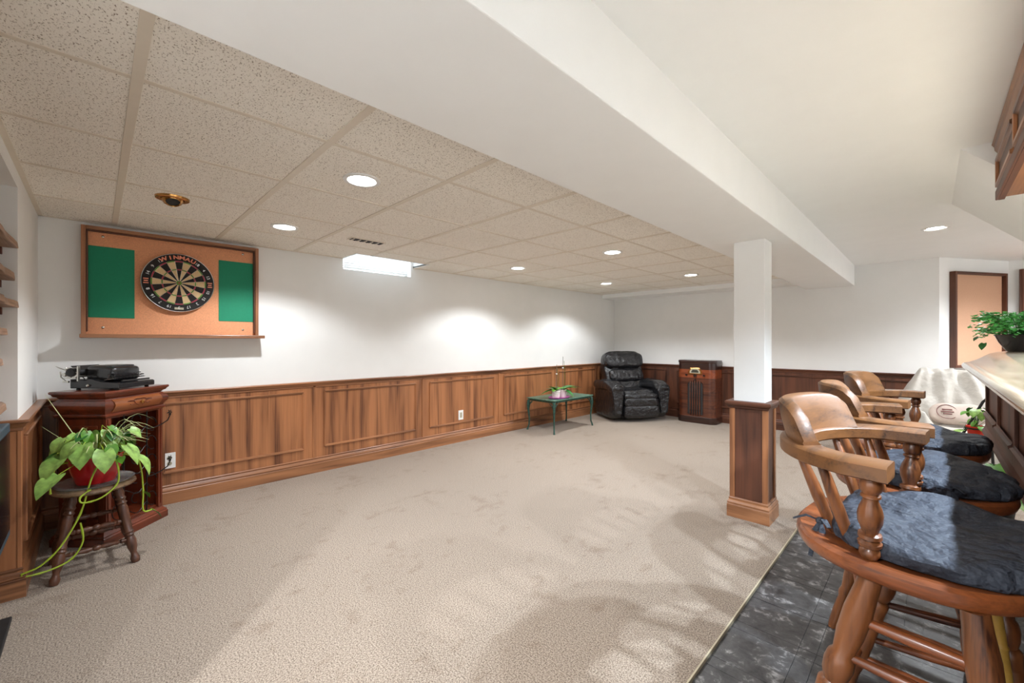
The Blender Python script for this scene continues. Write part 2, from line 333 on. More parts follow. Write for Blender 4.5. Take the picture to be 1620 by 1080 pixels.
# wainscot
def wainscot(wall, n, O, eu, ew, L, battens, mats, m0=-1, m1=-1, skip=()):
    F = frm(O, eu, ew); mz, mh = mats; cut = [0]+battens+[L]
    for k in range(len(cut)-1):
        a, b = cut[k], cut[k+1]
        if b-a < .02: continue
        p = MB(F).box(a, b, 0, .012, .10, .86).build('wainscot_panel', mz, wall)
        if b-a > .4 and k not in skip:
            i0, i1 = a+.10, b-.10; zt, zb = .777, .246; w = .011
            pr = [(-.011, .012), (-.008, .020), (-.001, .021), (.001, .026), (.008, .026), (.011, .020), (.011, .012)]
            MB(F).prism([(y, zt+x) for x, y in pr], 'x', i0, i1).build('panel_moulding', mh, p)
            MB(F).prism([(y, zb-x) for x, y in pr], 'x', i0, i1).build('panel_moulding', mh, p)
            MB(F).prism([(i0-x, y) for x, y in pr], 'z', zb, zt).build('panel_moulding', mz, p)
            MB(F).prism([(i1+x, y) for x, y in pr], 'z', zb, zt).build('panel_moulding', mz, p)
    def mp(poly, name, mat, par=None):
        n = len(poly); vs = [(-m0*w, w, z) for w, z in poly]+[(L+m1*w, w, z) for w, z in poly]
        return MB(F).add(vs, [tuple(range(n)), tuple(range(2*n-1, n-1, -1))]+[(i, (i+1)%n, n+(i+1)%n, n+i) for i in range(n)]).build(name, mat, par)
    for u in battens: MB(F).box(u-.013, u+.013, .012, .02, .145, .85).build('batten', mz, wall, bevel=.003)
    mp([(0,.878),(.038,.878),(.042,.872),(.042,.866),(.030,.858),(.026,.846),(.020,.838),(.020,.826),(.012,.822),(0,.822)], 'chair_rail', mh, wall)
    b = st(mp([(0,0),(.030,0),(.030,.088),(.026,.094),(0,.094)], 'baseboard_'+n, mh))
    mp([(0,.094),(.026,.094),(.030,.100),(.029,.108),(.020,.116),(.014,.128),(.018,.133),(.020,.139),(.016,.146),(0,.146)], 'base_cap', mh, b)
    if m1 == 1: MB(F).box(L-.002, L+.016, -.002, .016, .10, .85).build('corner_bead', mz, wall, bevel=.004)
OAK = (M['oakZ'], M['oakY']); OAKX = (M['oakZ'], M['oakX']); DK = (M['darkZ'], M['darkX'])
wainscot(wl, 'left', (XL, YS), (0,1), (1,0), YB-YS, [.27-YS, 1.49-YS, 2.71-YS, 3.93-YS, 5.15-YS, 6.37-YS], OAK)
wainscot(wb, 'back', (XL, YB), (1,0), (0,-1), .077-XL, [-3.10-XL, -1.88-XL, -.66-XL], DK)
wainscot(ws, 'side', (XL, YS), (1,0), (0,1), XJ-XL, [], OAKX, -1, 1)
wainscot(ws, 'jamb', (XJ, YS+.0), (0,-1), (1,0), .474, [], OAK, 1, -1, skip=(0,))
wainscot(wd, 'slanted', (.077, YB), (DX, DY), DN, DL, [], DK, 0, -1)
wainscot(we, 'far', (ex, ey), (1,0), (0,-1), 1.8, [], DK)
# basement window with its light well
w1 = st(MB().box(XL-.12, XL-.115, WY0-.03, WY1+.03, WZ-.03, 2.47).build('window_1', M['day']))
MB().box(XL-.115, XL+.001, WY0-.001, WY1+.001, WZ-.012, WZ+.001).build('sill', M['white'], w1)
MB().box(XL-.11, XL-.08, WY0, WY0+.03, WZ, 2.45).box(XL-.11, XL-.08, WY1-.03, WY1, WZ, 2.45).box(XL-.11, XL-.08, WY0, WY1, WZ, WZ+.022).build('window_frame', M['white'], w1)
wa = st(MB().box(XL, NX+.01, NY0-.012, NY0, ZD, 2.46).box(XL, NX+.01, NY1, NY1+.012, ZD, 2.46).box(NX, NX+.012, NY0, NY1, ZD, 2.46).build('trim_3', M['white']))
bl = thing('window_blind', 'white slatted blind across the small window under the ceiling', 'blind', (XL-.04, (WY0+WY1)/2, WZ))
hw = (WY1-WY0)/2-.02
for k in range(17):
    MB().box(-.012, .012, -hw, hw, -.0008, .0008, Matrix.Translation((0,0,.03+k*.022)) @ Matrix.Rotation(R(-48), 4, "Y")).build("slat", M["white"], bl)
for y in (-.2, .2): MB().cyl((0,y,.01), (0,y,.42), .0012, n=6).build('cord', M['white'], bl)
# support post
sp = thing('support_post', 'square white support post on a panelled brown wooden pedestal', 'post', (-.91, 3.38, 0))
MB().box(-.10, .10, -.09, .09, .80, BZ).build('shaft', M['wall'], sp, bevel=.004)
MB().box(-.112, .112, -.102, .102, .10, .82).build('pedestal', M['darkZ'], sp)
for sx in (-1, 1):
    for sy in (-1, 1): MB().box(min(sx*.122, sx*.088), max(sx*.122, sx*.088), sy*.1022, sy*.110, .10, .80).box(sx*.1122, sx*.122, min(sy*.1022, sy*.078), max(sy*.1022, sy*.078), .10, .80).build('corner_trim', M['oakZ'], sp, bevel=.002)
def ring(prof, hx, hy):
    mb = MB(); vs = []; fs = []; n = len(prof)
    for o, z in prof: vs += [(-hx-o,-hy-o,z),(hx+o,-hy-o,z),(hx+o,hy+o,z),(-hx-o,hy+o,z)]
    for k in range(n-1):
        for i in range(4): j = (i+1)%4; fs.append((k*4+i, k*4+j, (k+1)*4+j, (k+1)*4+i))
    fs += [(3,2,1,0), (4*n-4,4*n-3,4*n-2,4*n-1)]
    return mb.add(vs, fs)
ring([(0,.785),(.008,.79),(.010,.80),(.020,.81),(.024,.822),(.024,.834),(.018,.838)], .122, .112).build('cap', M['darkX'], sp)
ring([(.014,0),(.014,.085),(.010,.094),(.013,.105),(.006,.118),(.002,.122),(.004,.135),(0,.142)], .122, .112).build('base', M['oakX'], sp)
# chamfered plaster bulkhead beside the canopy
bh = st(MB().prism([(.11,ZC+.02),(.11,ZC),(.62,ZC-.51),(2.6,ZC-.51),(2.6,ZC+.02)], 'y', 3.12, 4.32).build('ceiling_bulkhead', M['ceil']))
# ------------------------------------------------------------------ recessed lamps
def downlight(x, y, z, label, w, group='recessed downlights', size=138, blend=.40):
    t = thing('recessed_downlight', label, 'ceiling light', (x, y, z), 0, group)
    MB().lathe([(.066,.004),(.072,-.004),(.086,-.006),(.092,-.003),(.092,.006)], 32, cap=False).build('trim_ring', M['white'], t, True)
    MB().lathe([(.066,.002),(.040,-.0035),(.0,-.005)], 32, cap=False).build('lens', M['lens'], t, True)
    l = bpy.data.lights.new('lamp', 'SPOT'); l.energy = w; l.color = SPOT_COL; l.spot_size = R(size); l.spot_blend = blend; l.shadow_soft_size = .04
    o = bpy.data.objects.new('lamp', l); COL.objects.link(o); o.parent = t; o.location = (0, 0, -.012); return t
downlight(-2.10, .985, ZD, 'round recessed downlight in the tiled ceiling nearest the beam and camera', SPOT_W)
downlight(-3.355, .982, ZD, 'round recessed downlight in the tiled ceiling right of the dartboard', SPOT_W)
downlight(-3.345, 3.43, ZD, 'round recessed downlight in the tiled ceiling above the middle of the long wall', SPOT_W)
downlight(-2.119, 3.455, ZD, 'round recessed downlight in the tiled ceiling, middle one of the row by the beam', SPOT_W)
downlight(-3.325, 5.25, ZD, 'round recessed downlight in the tiled ceiling above the recliner corner', SPOT_W)
downlight(-2.142, 5.34, ZD, 'round recessed downlight in the tiled ceiling, farthest of the row by the beam', SPOT_W)
downlight(.034, 5.15, ZC, 'round recessed downlight alone in the smooth plaster ceiling on the right', SPOT_W)
for x, y, w_ in ((-.35, -1.3, 'behind the camera'), (1.4, -1.2, 'in the corner behind the bar'), (1.7, 1.6, 'behind the bar'), (1.7, 6.2, 'in the far right corner')):  # unseen fill lights, added to brighten the room, built like the downlights
    downlight(x, y, ZC, 'added fill light in the plaster ceiling '+w_+', out of view', FILL_W, 'added fill lights outside the view', 160, .6)
ec = thing('eyeball_light', 'brass eyeball spotlight in the ceiling tile in front of the dartboard', 'ceiling light', (-3.154, .319, ZD))
MB().lathe([(.050,.004),(.056,-.006),(.068,-.010),(.080,-.006),(.082,.004)], 32, cap=False).build('trim_ring', M['brass'], ec, True)
Me = Matrix.Translation((-.006,0,.012)) @ Matrix.Rotation(R(-28), 4, 'Y') @ Matrix.Rotation(pi, 4, 'X')
eb = MB().lathe([(.054,-.01),(.055,.012),(.048,.032),(.036,.044),(.032,.040)], 28, Me, cap=False).build('eyeball', M['brass'], ec, True)
MB().lathe([(.0,.030),(.033,.036)], 24, Me, cap=False).build('bulb_well', M['slot'], eb)
# ceiling register
vt = thing('ceiling_vent', 'small dark slotted vent in the tiled ceiling by the window', 'vent', (-3.342, 1.61, ZD+.004))
MB().box(-.048,.048,-.148,.148,-.006,0).build('frame', M['tee'], vt, bevel=.002)
MB().box(-.036,.036,-.136,.136,-.0075,-.006).build('dark_opening', M['slot'], vt)
for k in range(10):
    y = -.12+k*.0267
    for r_ in (-.018, .018): MB().box(r_-.014, r_+.012, y-.004, y+.004, -.011, -.0075, ).build('louvre', M['blackmat'] if k % 2 else M['tee'], vt)
# outlets
def outlet(label, O, eu, ew, z, blank=False):
    t = thing('wall_outlet', label, 'outlet', (O[0], O[1], z), 0, 'white wall outlets'); F = frm((0,0), eu, ew)
    MB(F).box(-.038,.038,0,.006,-.060,.060).build('plate', M['white'], t, bevel=.002)
    if not blank:
        for dz in (-.022, .022):
            r = MB(F).prism([(.016*cos(a*pi/8), dz+.0155*sin(a*pi/8)) for a in range(16)], 'y', .006, .009).build('receptacle', M['ivory'], t)
            MB(F).box(-.008,-.005,.009,.0095,dz-.003,dz+.007).box(.005,.008,.009,.0095,dz-.003,dz+.007).box(-.002,.002,.009,.0095,dz-.011,dz-.006).build('slots', M['slot'], r)
    else: MB(F).box(-.016,.016,.006,.009,-.033,.033).build('receptacle', M['ivory'], t, bevel=.002)
outlet('white double wall outlet beside the wine cabinet', (XL+.0122, .405), (0,1), (1,0), .335)
outlet('white wall outlet plate in the middle panel of the long wainscot', (XL+.0122, 3.27), (0,1), (1,0), .335, True)
outlet('white wall outlet plate between the old radio and the post', (-2.10, YB-.0122), (1,0), (0,-1), .34, True)
# ================================================================== DARTBOARD AND BACKING BOARD
db = thing('dart_backboard', 'wood framed cork backboard with two green felt panels on the long wall', 'backboard', (XL, .4645, 1.69))
hy, z0, z1 = .5395, -.385, .385
MB().box(.002, .028, -hy+.01, hy-.01, z0+.01, z1-.01).build('cork_panel', M['cork'], db)
MB().box(.002, .075, -hy, -hy+.024, z0, z1).build('frame_side', M['oakZ'], db, bevel=.003)
MB().box(.002, .075, hy-.024, hy, z0, z1).build('frame_side', M['oakZ'], db, bevel=.003)
MB().box(.002, .075, -hy+.024, hy-.024, z1-.024, z1).build('frame_top', M['oakY'], db, bevel=.003)
for a, b in ((-hy+.024, -hy+.034), (hy-.034, hy-.024)): MB().box(.028, .062, a, b, z0+.03, z1-.034).build('inner_moulding', M['darkZ'], db, bevel=.003)
MB().box(.028, .062, -hy+.024, hy-.024, z1-.034, z1-.024).build('inner_moulding', M['darkY'], db, bevel=.003)
MB().box(.002, .150, -hy-.006, hy+.030, z0-.014, z0+.012).build('ledge', M['oakY'], db, bevel=.004)
for a, b in ((-.5045, -.262), (.258, .5045)): MB().box(.028, .032, a, b, -.254, .253).build('felt_panel', M['green'], db)
for y in (-.43, .43):
    for z in (-.325, .325): MB().lathe([(.0085,0),(.0085,.003),(.004,.006)], 12, Matrix.Translation((.028,y,z)) @ Matrix.Rotation(R(90),4,'Y')).build('screw_cup', M['chrome'], db, True)
FD2 = Matrix.Translation((XL+.030, .459, 1.722)) @ Matrix.Rotation(R(90), 4, 'Z') @ Matrix.Rotation(R(90), 4, 'X')   # local x right, y up, z out of the wall
d = bpy.data.objects.new('dartboard', None); COL.objects.link(d); d.matrix_world = FD2; d.empty_display_size = .1
tag(d, 'round bristle dartboard with black number ring in the middle of the backboard', 'dartboard')
MB().lathe([(.222,0),(.2255,.006),(.2255,.034),(.222,.038),(.0,.038)], 64).build('board', M['dblack'], d, True)
MB().lathe([(.2258,.033),(.2262,.036),(.2240,.0392),(.2225,.0388)], 64, cap=False).build('rim_wire', M['silver'], d, True)
def sector(r0, r1, z, mat):
    a = [pi/2+R(9)-R(18)*t/5 for t in range(6)]
    me = MB().add([(r0*cos(x), r0*sin(x), z) for x in a]+[(r1*cos(x), r1*sin(x), z) for x in a], [(6+i, 7+i, i+1, i) for i in range(5)]).mesh('bed', keep=True); me.materials.append(mat); return me
for nm, r0, r1, z, m0, m1 in (('inner_single', .016, .099, .0388, 'dblack', 'creme'), ('outer_single', .107, .162, .0388, 'dblack', 'creme'), ('treble_bed', .099, .107, .039, 'dred', 'dgreen'), ('double_bed', .162, .170, .039, 'dred', 'dgreen')):
    ms = [sector(r0, r1, z, M[m0]), sector(r0, r1, z, M[m1])]
    for k in range(20): o = obj(nm, ms[k%2], None, d); o.rotation_euler = (0, 0, -R(18)*k)
MB().lathe([(.016,.039),(.0,.0395)], 24, cap=False).build('outer_bull', M['dgreen'], d); MB().lathe([(.0065,.0397),(.0,.040)], 16, cap=False).build('bull', M['dred'], d)
sw = MB()
for k in range(20): a = pi/2+R(9)-R(18)*k; sw.cyl((.016*cos(a),.016*sin(a),.0398), (.170*cos(a),.170*sin(a),.0398), .0007, n=5)
for r in (.099, .107, .162, .170): sw.lathe([(r-.0007,.0392),(r,.0402),(r+.0007,.0392)], 64, cap=False)
sw.build('spider_wire', M['silver'], d)
nums = [20,1,18,4,13,6,10,15,2,17,3,19,7,16,8,11,14,9,12,5]
for k, n in enumerate(nums):
    if n in (20, 1, 5, 3): 
        if n != 3: continue
    a = pi/2-R(18)*k; v, f = text(str(n), .030, .0006)
    if n in (6, 11): continue
    MB().add(v, f, Matrix.Translation((.193*cos(a), .193*sin(a), .0395)) @ Matrix.Rotation(a-pi/2, 4, 'Z')).build('number', M['silver'], d)
for k, c in enumerate('WINMAU'):
    a = pi/2-R(11.5)*(k-2.5)*(.92 if k else 1); v, f = text(c, .040, .0008, off=.0014); MB().add(v, f, Matrix.Translation((.196*cos(a), .196*sin(a), .0395)) @ Matrix.Rotation(a-pi/2, 4, 'Z') @ Matrix.Scale(1.2, 4, (1,0,0))).build('letter', M['orange'], d)
sm = MB()
for s_ in (-1, 1):
    for k, w in enumerate((.030, .024, .030)): sm.box(s_*.196-w/2, s_*.196+w/2, .012-k*.016, .0195-k*.016, .039, .0396)
sm.build('side_print', M['orange'], d)
MB().box(-.028,.028,-.2075,-.1915,.039,.0397).build('badge', M['ivory'], d)
# ================================================================== WINE CABINET in the corner
wc = thing('wine_cabinet', 'dark mahogany wine cabinet with carved drawer and iron bottle rack standing across the corner', 'cabinet', (-3.868, .083, 0), 135)
Wd, Dp = .235, .165
def lay(prof, hx, hy, y0=0): return ring(prof, hx, hy)
ring([(0,0),(0,.045),(-.006,.052),(-.004,.060),(-.016,.070),(-.022,.082),(-.022,.088)], Wd+.004, Dp+.004).build('plinth', M['mahX'], wc, bevel=.002)
wx, wy = .205, .145
MB().box(-wx, -wx+.018, -wy, wy, .088, .80).build('side_panel', M['mahZ'], wc)
MB().box(wx-.018, wx, -wy, wy, .088, .80).build('side_panel', M['mahZ'], wc)
MB().box(-wx+.018, wx-.018, wy-.012, wy, .088, .80).build('back_panel', M['mahZ'], wc)
MB().box(-wx+.018, wx-.018, -wy+.01, wy-.012, .088, .104).build('bottom_shelf', M['mahX'], wc)
for s_ in (-1, 1):
    x0 = s_*(wx+.004); x1 = s_*(wx-.030)
    MB().box(min(x0,x1), max(x0,x1), -wy-.008, -wy+.012, .088, .80).box(min(s_*(wx-.006),s_*(wx-.016)), max(s_*(wx-.006),s_*(wx-.016)), -wy-.013, -wy-.008, .11, .78).build('front_post', M['mahZ'], wc, bevel=.002)
    for zz in (.14, .72): MB().box(s_*(wx+.0002) if s_>0 else -wx-.008, wx+.008 if s_>0 else -wx-.0002, -.10, .10, zz, zz+.02).build('side_moulding', M['mahX'], wc, bevel=.002)
MB().box(-wx, wx, -wy-.004, wy, .78, .80).build('rail', M['mahX'], wc)
ring([(.004,.79),(.010,.797),(.010,.805),(.002,.812)], wx+.008, wy+.008).build('waist_moulding', M['mahX'], wc)
ring([(.002,.812),(.006,.826),(.020,.842),(.026,.862),(.020,.882),(.004,.896),(0,.905)], wx+.006, wy+.004).build('drawer_case', M['mahX'], wc, True)
# bombe drawer front
prof = [(-.004,.818),(-.014,.832),(-.026,.848),(-.031,.864),(-.025,.880),(-.012,.892),(-.004,.898)]
dr = MB().sweep([(-.175,-wy-.004,0),(.175,-wy-.004,0)], [(-y+.002, z) for y, z in prof]+[(-.012,.898),(-.012,.818)]).build('drawer', M['burl'], wc, True)
cv = MB()
for s_ in (-1, 1):
    pts = []
    for k in range(26):
        a = k/25*2.1*pi; r = .036*(1-k/30); pts.append((s_*(.062+r*cos(a+.6)), -wy-.0355+.0007*abs(k-12)*.3, .860+r*.55*sin(a+.6)))
    cv.tube(pts, .0022, 6)
    cv.tube([(s_*.012,-wy-.0365,.842),(s_*.03,-wy-.036,.852),(s_*.05,-wy-.036,.872),(s_*.085,-wy-.034,.876)], .0022, 6)
cv.tube([(-.045,-wy-.0345,.880),(-.02,-wy-.0345,.886),(0,-wy-.034,.882),(.02,-wy-.0345,.886),(.045,-wy-.0345,.880)], .002, 6)
cv.build('carving', M['mahX'], dr, True)
kb = MB().lathe([(.005,0),(.005,.010),(.011,.014),(.012,.020),(.006,.024)], 14, Matrix.Translation((0,-wy-.034,.864)) @ Matrix.Rotation(R(90),4,'X'))
kb.build('knob', M['brass'], dr, True)
ring([(.004,.905),(.010,.912),(.014,.918),(.024,.922),(.030,.934),(.036,.938),(.038,.948),(.034,.954)], wx-.004, wy-.006).build('top', M['mahX'], wc, bevel=.0015)
# wrought iron rack
rk = MB(); yf = -wy-.002
for x in (-.085, .085): rk.cyl((x, yf, .10), (x, yf, .79), .0045, n=8)
for k, z in enumerate((.17, .30, .43, .56, .69)):
    for s_ in (-1, 1):
        c = [(s_*.125+.038*cos(a*pi/10), yf+.006*sin(a*pi/10), z+.046*sin(a*pi/10)) for a in range(17)]
        rk.tube(c, .0032, 6)
    rk.tube([(-.085+.017*i, yf-.012*sin(pi*i/10), z-.03+.022*cos(pi*i/5)) for i in range(11)], .003, 6)
    rk.tube([(0+.034*cos(a*pi/9), yf-.004, z+.05+.034*sin(a*pi/9)) for a in range(15)], .003, 6)
for z in (.71, .38):
    rk.tube([(.085, yf, z-.05), (.13, yf-.02, z-.045), (.17, yf-.035, z-.03), (.20, yf-.05, z-.01), (.215, yf-.058, z+.03), (.205, yf-.055, z+.05), (.193, yf-.05, z+.04)], [.004]*5+[.003,.002], 7)
    for a in range(6):
        an = a*pi/3; rk.add([(0,0,0),(.014*cos(an-.4),-.006,.014*sin(an-.4)),(.026*cos(an),0,.026*sin(an)),(.014*cos(an+.4),-.006,.014*sin(an+.4))], [(0,1,2,3)], Matrix.Translation((.203, yf-.06, z+.045)))
rk.build('bottle_rack', M['iron'], wc, True)
# ================================================================== TYPEWRITER on the cabinet
tw = thing('typewriter', 'antique black typewriter with a silvery carriage on top of the wine cabinet', 'typewriter', (-3.868, .083, .954), 135)
bx = .135
bs = MB().prism([(-.160,.010),(-.160,.040),(-.150,.046),(-.05,.050),(.02,.070),(.150,.070),(.150,.010)], 'x', -bx, bx); bs.build('base', M['black'], tw, bevel=.004)
for x in (-.11, .11):
    for y in (-.125, .12): MB().lathe([(.012,0),(.010,.012)], 12, Matrix.Translation((x,y,0))).build('foot', M['blackmat'], tw)
def hood(p): 
    p = p.copy(); p.z *= 1-.18*max(0, -p.y/.085); return p
MB().sell((.015, .012, .098), (.110, .095, .058), .35, .35, 36, 14, hood).build('hood', M['black'], tw, True)
MB().sell((.015, .012, .144), (.092, .074, .012), .4, .35, 30, 8).build('hood_rim', M['black'], tw, True)
MB().cyl((-.150,.115,.115), (.150,.115,.115), .021, n=20).build('platen', M['blackmat'], tw, True)
for s_ in (-1, 1): MB().lathe([(.010,0),(.026,.004),(.028,.012),(.026,.020),(.012,.024)], 20, Matrix.Translation((s_*.150,.115,.115)) @ Matrix.Rotation(s_*R(90),4,'Y')).build('platen_knob', M['blackmat'], tw, True)
cg = MB().box(-.150,.150,.085,.092,.082,.092).box(-.150,.150,.140,.146,.085,.120).box(-.152,-.146,.082,.15,.075,.145).box(.146,.152,.082,.15,.075,.145)
cg.build('carriage_rails', M['chrome'], tw, bevel=.001)
MB().tube([(-.155,.12,.115),(-.175,.135,.13),(-.185,.165,.145),(-.186,.185,.155)], [.005,.005,.006,.003], 8, .5).build('return_lever', M['chrome'], tw, True)
pg = MB()
for k in range(9): x = -.13+k*.0325; pg.cyl((x,.095,.07), (x,.13,.10), .003, n=6)
pg.tube([(-.148,.10,.075),(-.158,.125,.095),(-.155,.150,.12),(-.15,.16,.145)], .004, 6); pg.lathe([(.014,-.004),(.014,.004)], 14, Matrix.Translation((-.153,.135,.09)) @ Matrix.Rotation(R(90),4,'Y'))
pg.lathe([(.020,-.003),(.022,0),(.020,.003)], 18, Matrix.Translation((-.157,.10,.10)) @ Matrix.Rotation(R(90),4,'Y'))
pg.box(-.162,-.150,.07,.078,.06,.155).box(-.165,-.155,.13,.165,.05,.062).box(-.162,-.156,.085,.16,.075,.082).tube([(-.16,.15,.06),(-.165,.175,.085),(-.16,.185,.12)], .004, 6).cyl((-.165,.16,.10), (-.13,.16,.10), .012, n=12)
pg.build('carriage_gears', M['chrome'], tw, True)
MB().prism([(.150,.125),(.155,.125),(.195,.150),(.190,.153)], 'x', -.09, .09).build('paper_table', M['blackmat'], tw)
for r_ in range(3):
    for k in range(10 if r_ else 9):
        x = -.115+k*.0235+r_*.006; y = -.128+r_*.027; z = .072+r_*.012
        kk = MB().lathe([(.009,0),(.0098,.002),(.0098,.005),(.008,.006)], 10, Matrix.Translation((x,y,z))).build('key', M['black'], tw)
lv = MB()
for r_ in range(3):
    for k in range(10): x = -.115+k*.0235+r_*.006; lv.cyl((x, -.128+r_*.027, .074+r_*.012), (x, -.05, .062), .0014, n=4)
lv.build('key_levers', M['chrome'], tw)
MB().cyl((-.10,-.150,.056), (.10,-.150,.056), .006, n=10).build('space_bar', M['blackmat'], tw, True)
MB().lathe([(.008,0),(.009,.006),(.006,.010)], 12, Matrix.Translation((-.137,.03,.030)) @ Matrix.Rotation(R(-90),4,'Y')).lathe([(.007,0),(.008,.006)], 12, Matrix.Translation((-.06,-.070,.090)) @ Matrix.Rotation(R(90),4,'X')).build('side_screws', M['chrome'], tw, True)
# ================================================================== STOOL, POT AND TRAILING PLANT
SX, SY = -3.375, -.005
sl = thing('wooden_stool', 'round dark wooden stool with turned legs under the red plant pot', 'stool', (SX, SY, 0), 3)
MB().lathe([(.145,.428),(.168,.432),(.178,.442),(.176,.452),(.166,.458),(.0,.458)], 40).build('seat', M['stooltop'], sl, True)
LP = [(0,.017),(.02,.020),(.06,.022),(.10,.015),(.13,.014),(.20,.022),(.28,.024),(.34,.018),(.36,.023),(.38,.018),(.40,.023),(.42,.019),(.60,.021),(.70,.022),(.76,.018),(.78,.024),(.81,.017),(.84,.024),(.87,.018),(.90,.022),(1,.016)]
feet = []
for sx in (-1, 1):
    for sy in (-1, 1):
        f = Vector((sx*.158, sy*.160, 0)); t_ = Vector((sx*.088, sy*.088, .435)); feet.append((f, t_)); MB().turned(f, t_, LP, 14).build('leg', M['stoolwood'], sl, True)
RP = [(0,.007),(.08,.009),(.14,.013),(.17,.008),(.20,.013),(.24,.010),(.36,.015),(.44,.009),(.47,.015),(.53,.015),(.56,.009),(.64,.015),(.76,.010),(.80,.013),(.83,.008),(.86,.013),(.92,.009),(1,.007)]
for (i, j, h) in ((0,1,.30),(2,3,.30),(0,2,.36),(1,3,.36),(0,1,.55),(2,3,.55),(0,2,.62),(1,3,.62)):
    a = feet[i][0].lerp(feet[i][1], h); b = feet[j][0].lerp(feet[j][1], h); MB().turned(a, b, RP, 10).build('stretcher', M['stoolwood'], sl, True)
tg = MB().lathe([(.0,.4585),(.145,.4585),(.155,.462),(.170,.470),(.172,.474),(.155,.467),(.0,.463)], 36, cap=False)
dsh = tg.build('glass_saucer', plain('clear_saucer', (.85,.88,.88,1), .08, trans=.85), None, True); dsh.location = (SX, SY, 0)
tag(dsh, 'clear glass saucer between the red pot and the stool', 'saucer')
rp = thing('potted_pothos', 'trailing pothos and spider plant in a glossy red pot on the stool', 'potted plant', (SX-.005, SY+.005, .4635))
MB().lathe([(.075,0),(.085,.004),(.108,.080),(.122,.150),(.126,.155),(.120,.157),(.114,.148),(.108,.135),(.0,.135)], 40).build('pot', M['redpot'], rp, True)
MB().lathe([(.110,.132),(.06,.142),(.0,.145)], 24, cap=False).build('soil', M['soil'], rp, True)
def leafmesh(name, L, w, heart=True, fold=.18, droop=.25):
    mb = MB(); n = 8
    vs = []; fs = []
    for k in range(n+1):
        t = k/n
        hw = w*(sin(pi*min(1, t*.93+.07)**.75)**.9)*(1.0 if t < .999 else .0); y = L*t
        if heart and k == 0: hw = w*.55; y = -.10*L
        z = -droop*L*t*t
        vs += [(-hw, y - (.10*L if (heart and k == 1) else 0), z+fold*hw), (0, L*t, z), (hw, y - (.10*L if (heart and k == 1) else 0), z+fold*hw)]
    for k in range(n): a = 3*k; fs += [(a,a+1,a+4,a+3), (a+1,a+2,a+5,a+4)]
    return mb.add(vs, fs).mesh(name, 60, keep=True)
LM = [leafmesh('leaf', .085, .034), leafmesh('leaf', .105, .042, droop=.4), leafmesh('leaf', .065, .027)]
for m_, k in zip(LM, ('leaf', 'leafv', 'leafd')): m_.materials.append(M[k])
def put_leaf(parent, me, p, yaw, pitch, s=1, roll=0, mat=None, name='leaf'):
    o = obj(name, me, mat, parent); o.location = p; o.rotation_euler = (Matrix.Rotation(yaw,4,'Z') @ Matrix.Rotation(pitch,4,'X') @ Matrix.Rotation(roll,4,'Y')).to_euler(); o.scale = (s,s,s); return o
rnd = random.Random(3); stems = MB()
for k in range(72):
    a = rnd.uniform(0, 2*pi); r = rnd.uniform(.04, .19); z = .17+rnd.uniform(.0, .15)-max(0, r-.10)*.7
    if SY+r*sin(a)+.08*sin(a) < YS+.06: continue
    p = Vector((r*cos(a), r*sin(a), z)); o = Vector((.05*cos(a), .05*sin(a), .14))
    stems.tube([o, o.lerp(p, .5)+Vector((0,0,.03)), p], .002, 5)
    put_leaf(rp, LM[k%3], p, a-pi/2+rnd.uniform(-.7,.7), rnd.uniform(-1.25,-.25), rnd.uniform(.55,.95), rnd.uniform(-.5,.5))
# big leaves reaching to the left of the photo (towards -y, +x)
for p, yaw, pit, s in (((.12,-.13,.19), -2.3, -.45, 1.3), ((.19,-.14,.11), -2.3, -.35, 1.25), ((.06,-.12,.25), -2.6, -.7, 1.1), ((.10,.12,.20), -.6, -.7, 1.15), ((.08,.18,.12), -.4, -.8, 1.1), ((.15,.03,.20), -1.5, -.9, 1.15), ((.13,-.05,.24), -1.8, -.8, 1.2), ((.03,.05,.29), -1.2, -.6, 1.1)):
    stems.tube([(0,0,.14), (p[0]*.5,p[1]*.5,p[2]+.03), p], .0022, 5); put_leaf(rp, LM[1], p, yaw, pit, s)
stems.build('stems', M['vine'], rp, True)
def vine(path, leaves):
    P_ = [Vector(p) for p in path]; pts = []
    for i in range(len(P_)-1):
        a, b, c, e = P_[max(i-1,0)], P_[i], P_[i+1], P_[min(i+2,len(P_)-1)]
        for t in (0,.25,.5,.75): pts.append(.5*((2*b)+(c-a)*t+(2*a-5*b+4*c-e)*t*t+(3*b-a-3*c+e)*t**3))
    pts.append(P_[-1]); MB().tube(pts, [.0042 if i % 6 else .0056 for i in range(len(pts))], 7).build('vine', M['vine'], rp, True)
    for i, yaw, s in leaves: put_leaf(rp, LM[0], P_[i], yaw, -.7, s)
vine([(.10,.00,.14),(.14,.01,.13),(.16,-.02,.05),(.17,-.06,-.12),(.20,-.13,-.26),(.215,-.20,-.33),(.21,-.26,-.35),(.20,-.24,-.37),(.19,-.16,-.37),(.175,-.09,-.345),(.165,-.05,-.27),(.165,-.06,-.17)], [])
vine([(.08,.06,.14),(.15,.08,.13),(.165,.09,.06),(.17,.08,.0),(.19,.02,-.05),(.19,-.05,-.06),(.18,-.06,-.03),(.17,-.02,.0)], [])
vine([(.02,.10,.14),(.03,.16,.13),(.04,.19,.04),(.04,.20,-.10),(.05,.20,-.21),(.04,.24,-.22)], [(3,.5,.7),(5,.2,.9)])
vine([(.04,-.10,.14),(.08,-.15,.13),(.11,-.17,.06),(.12,-.17,0)], [])
sb = MB()
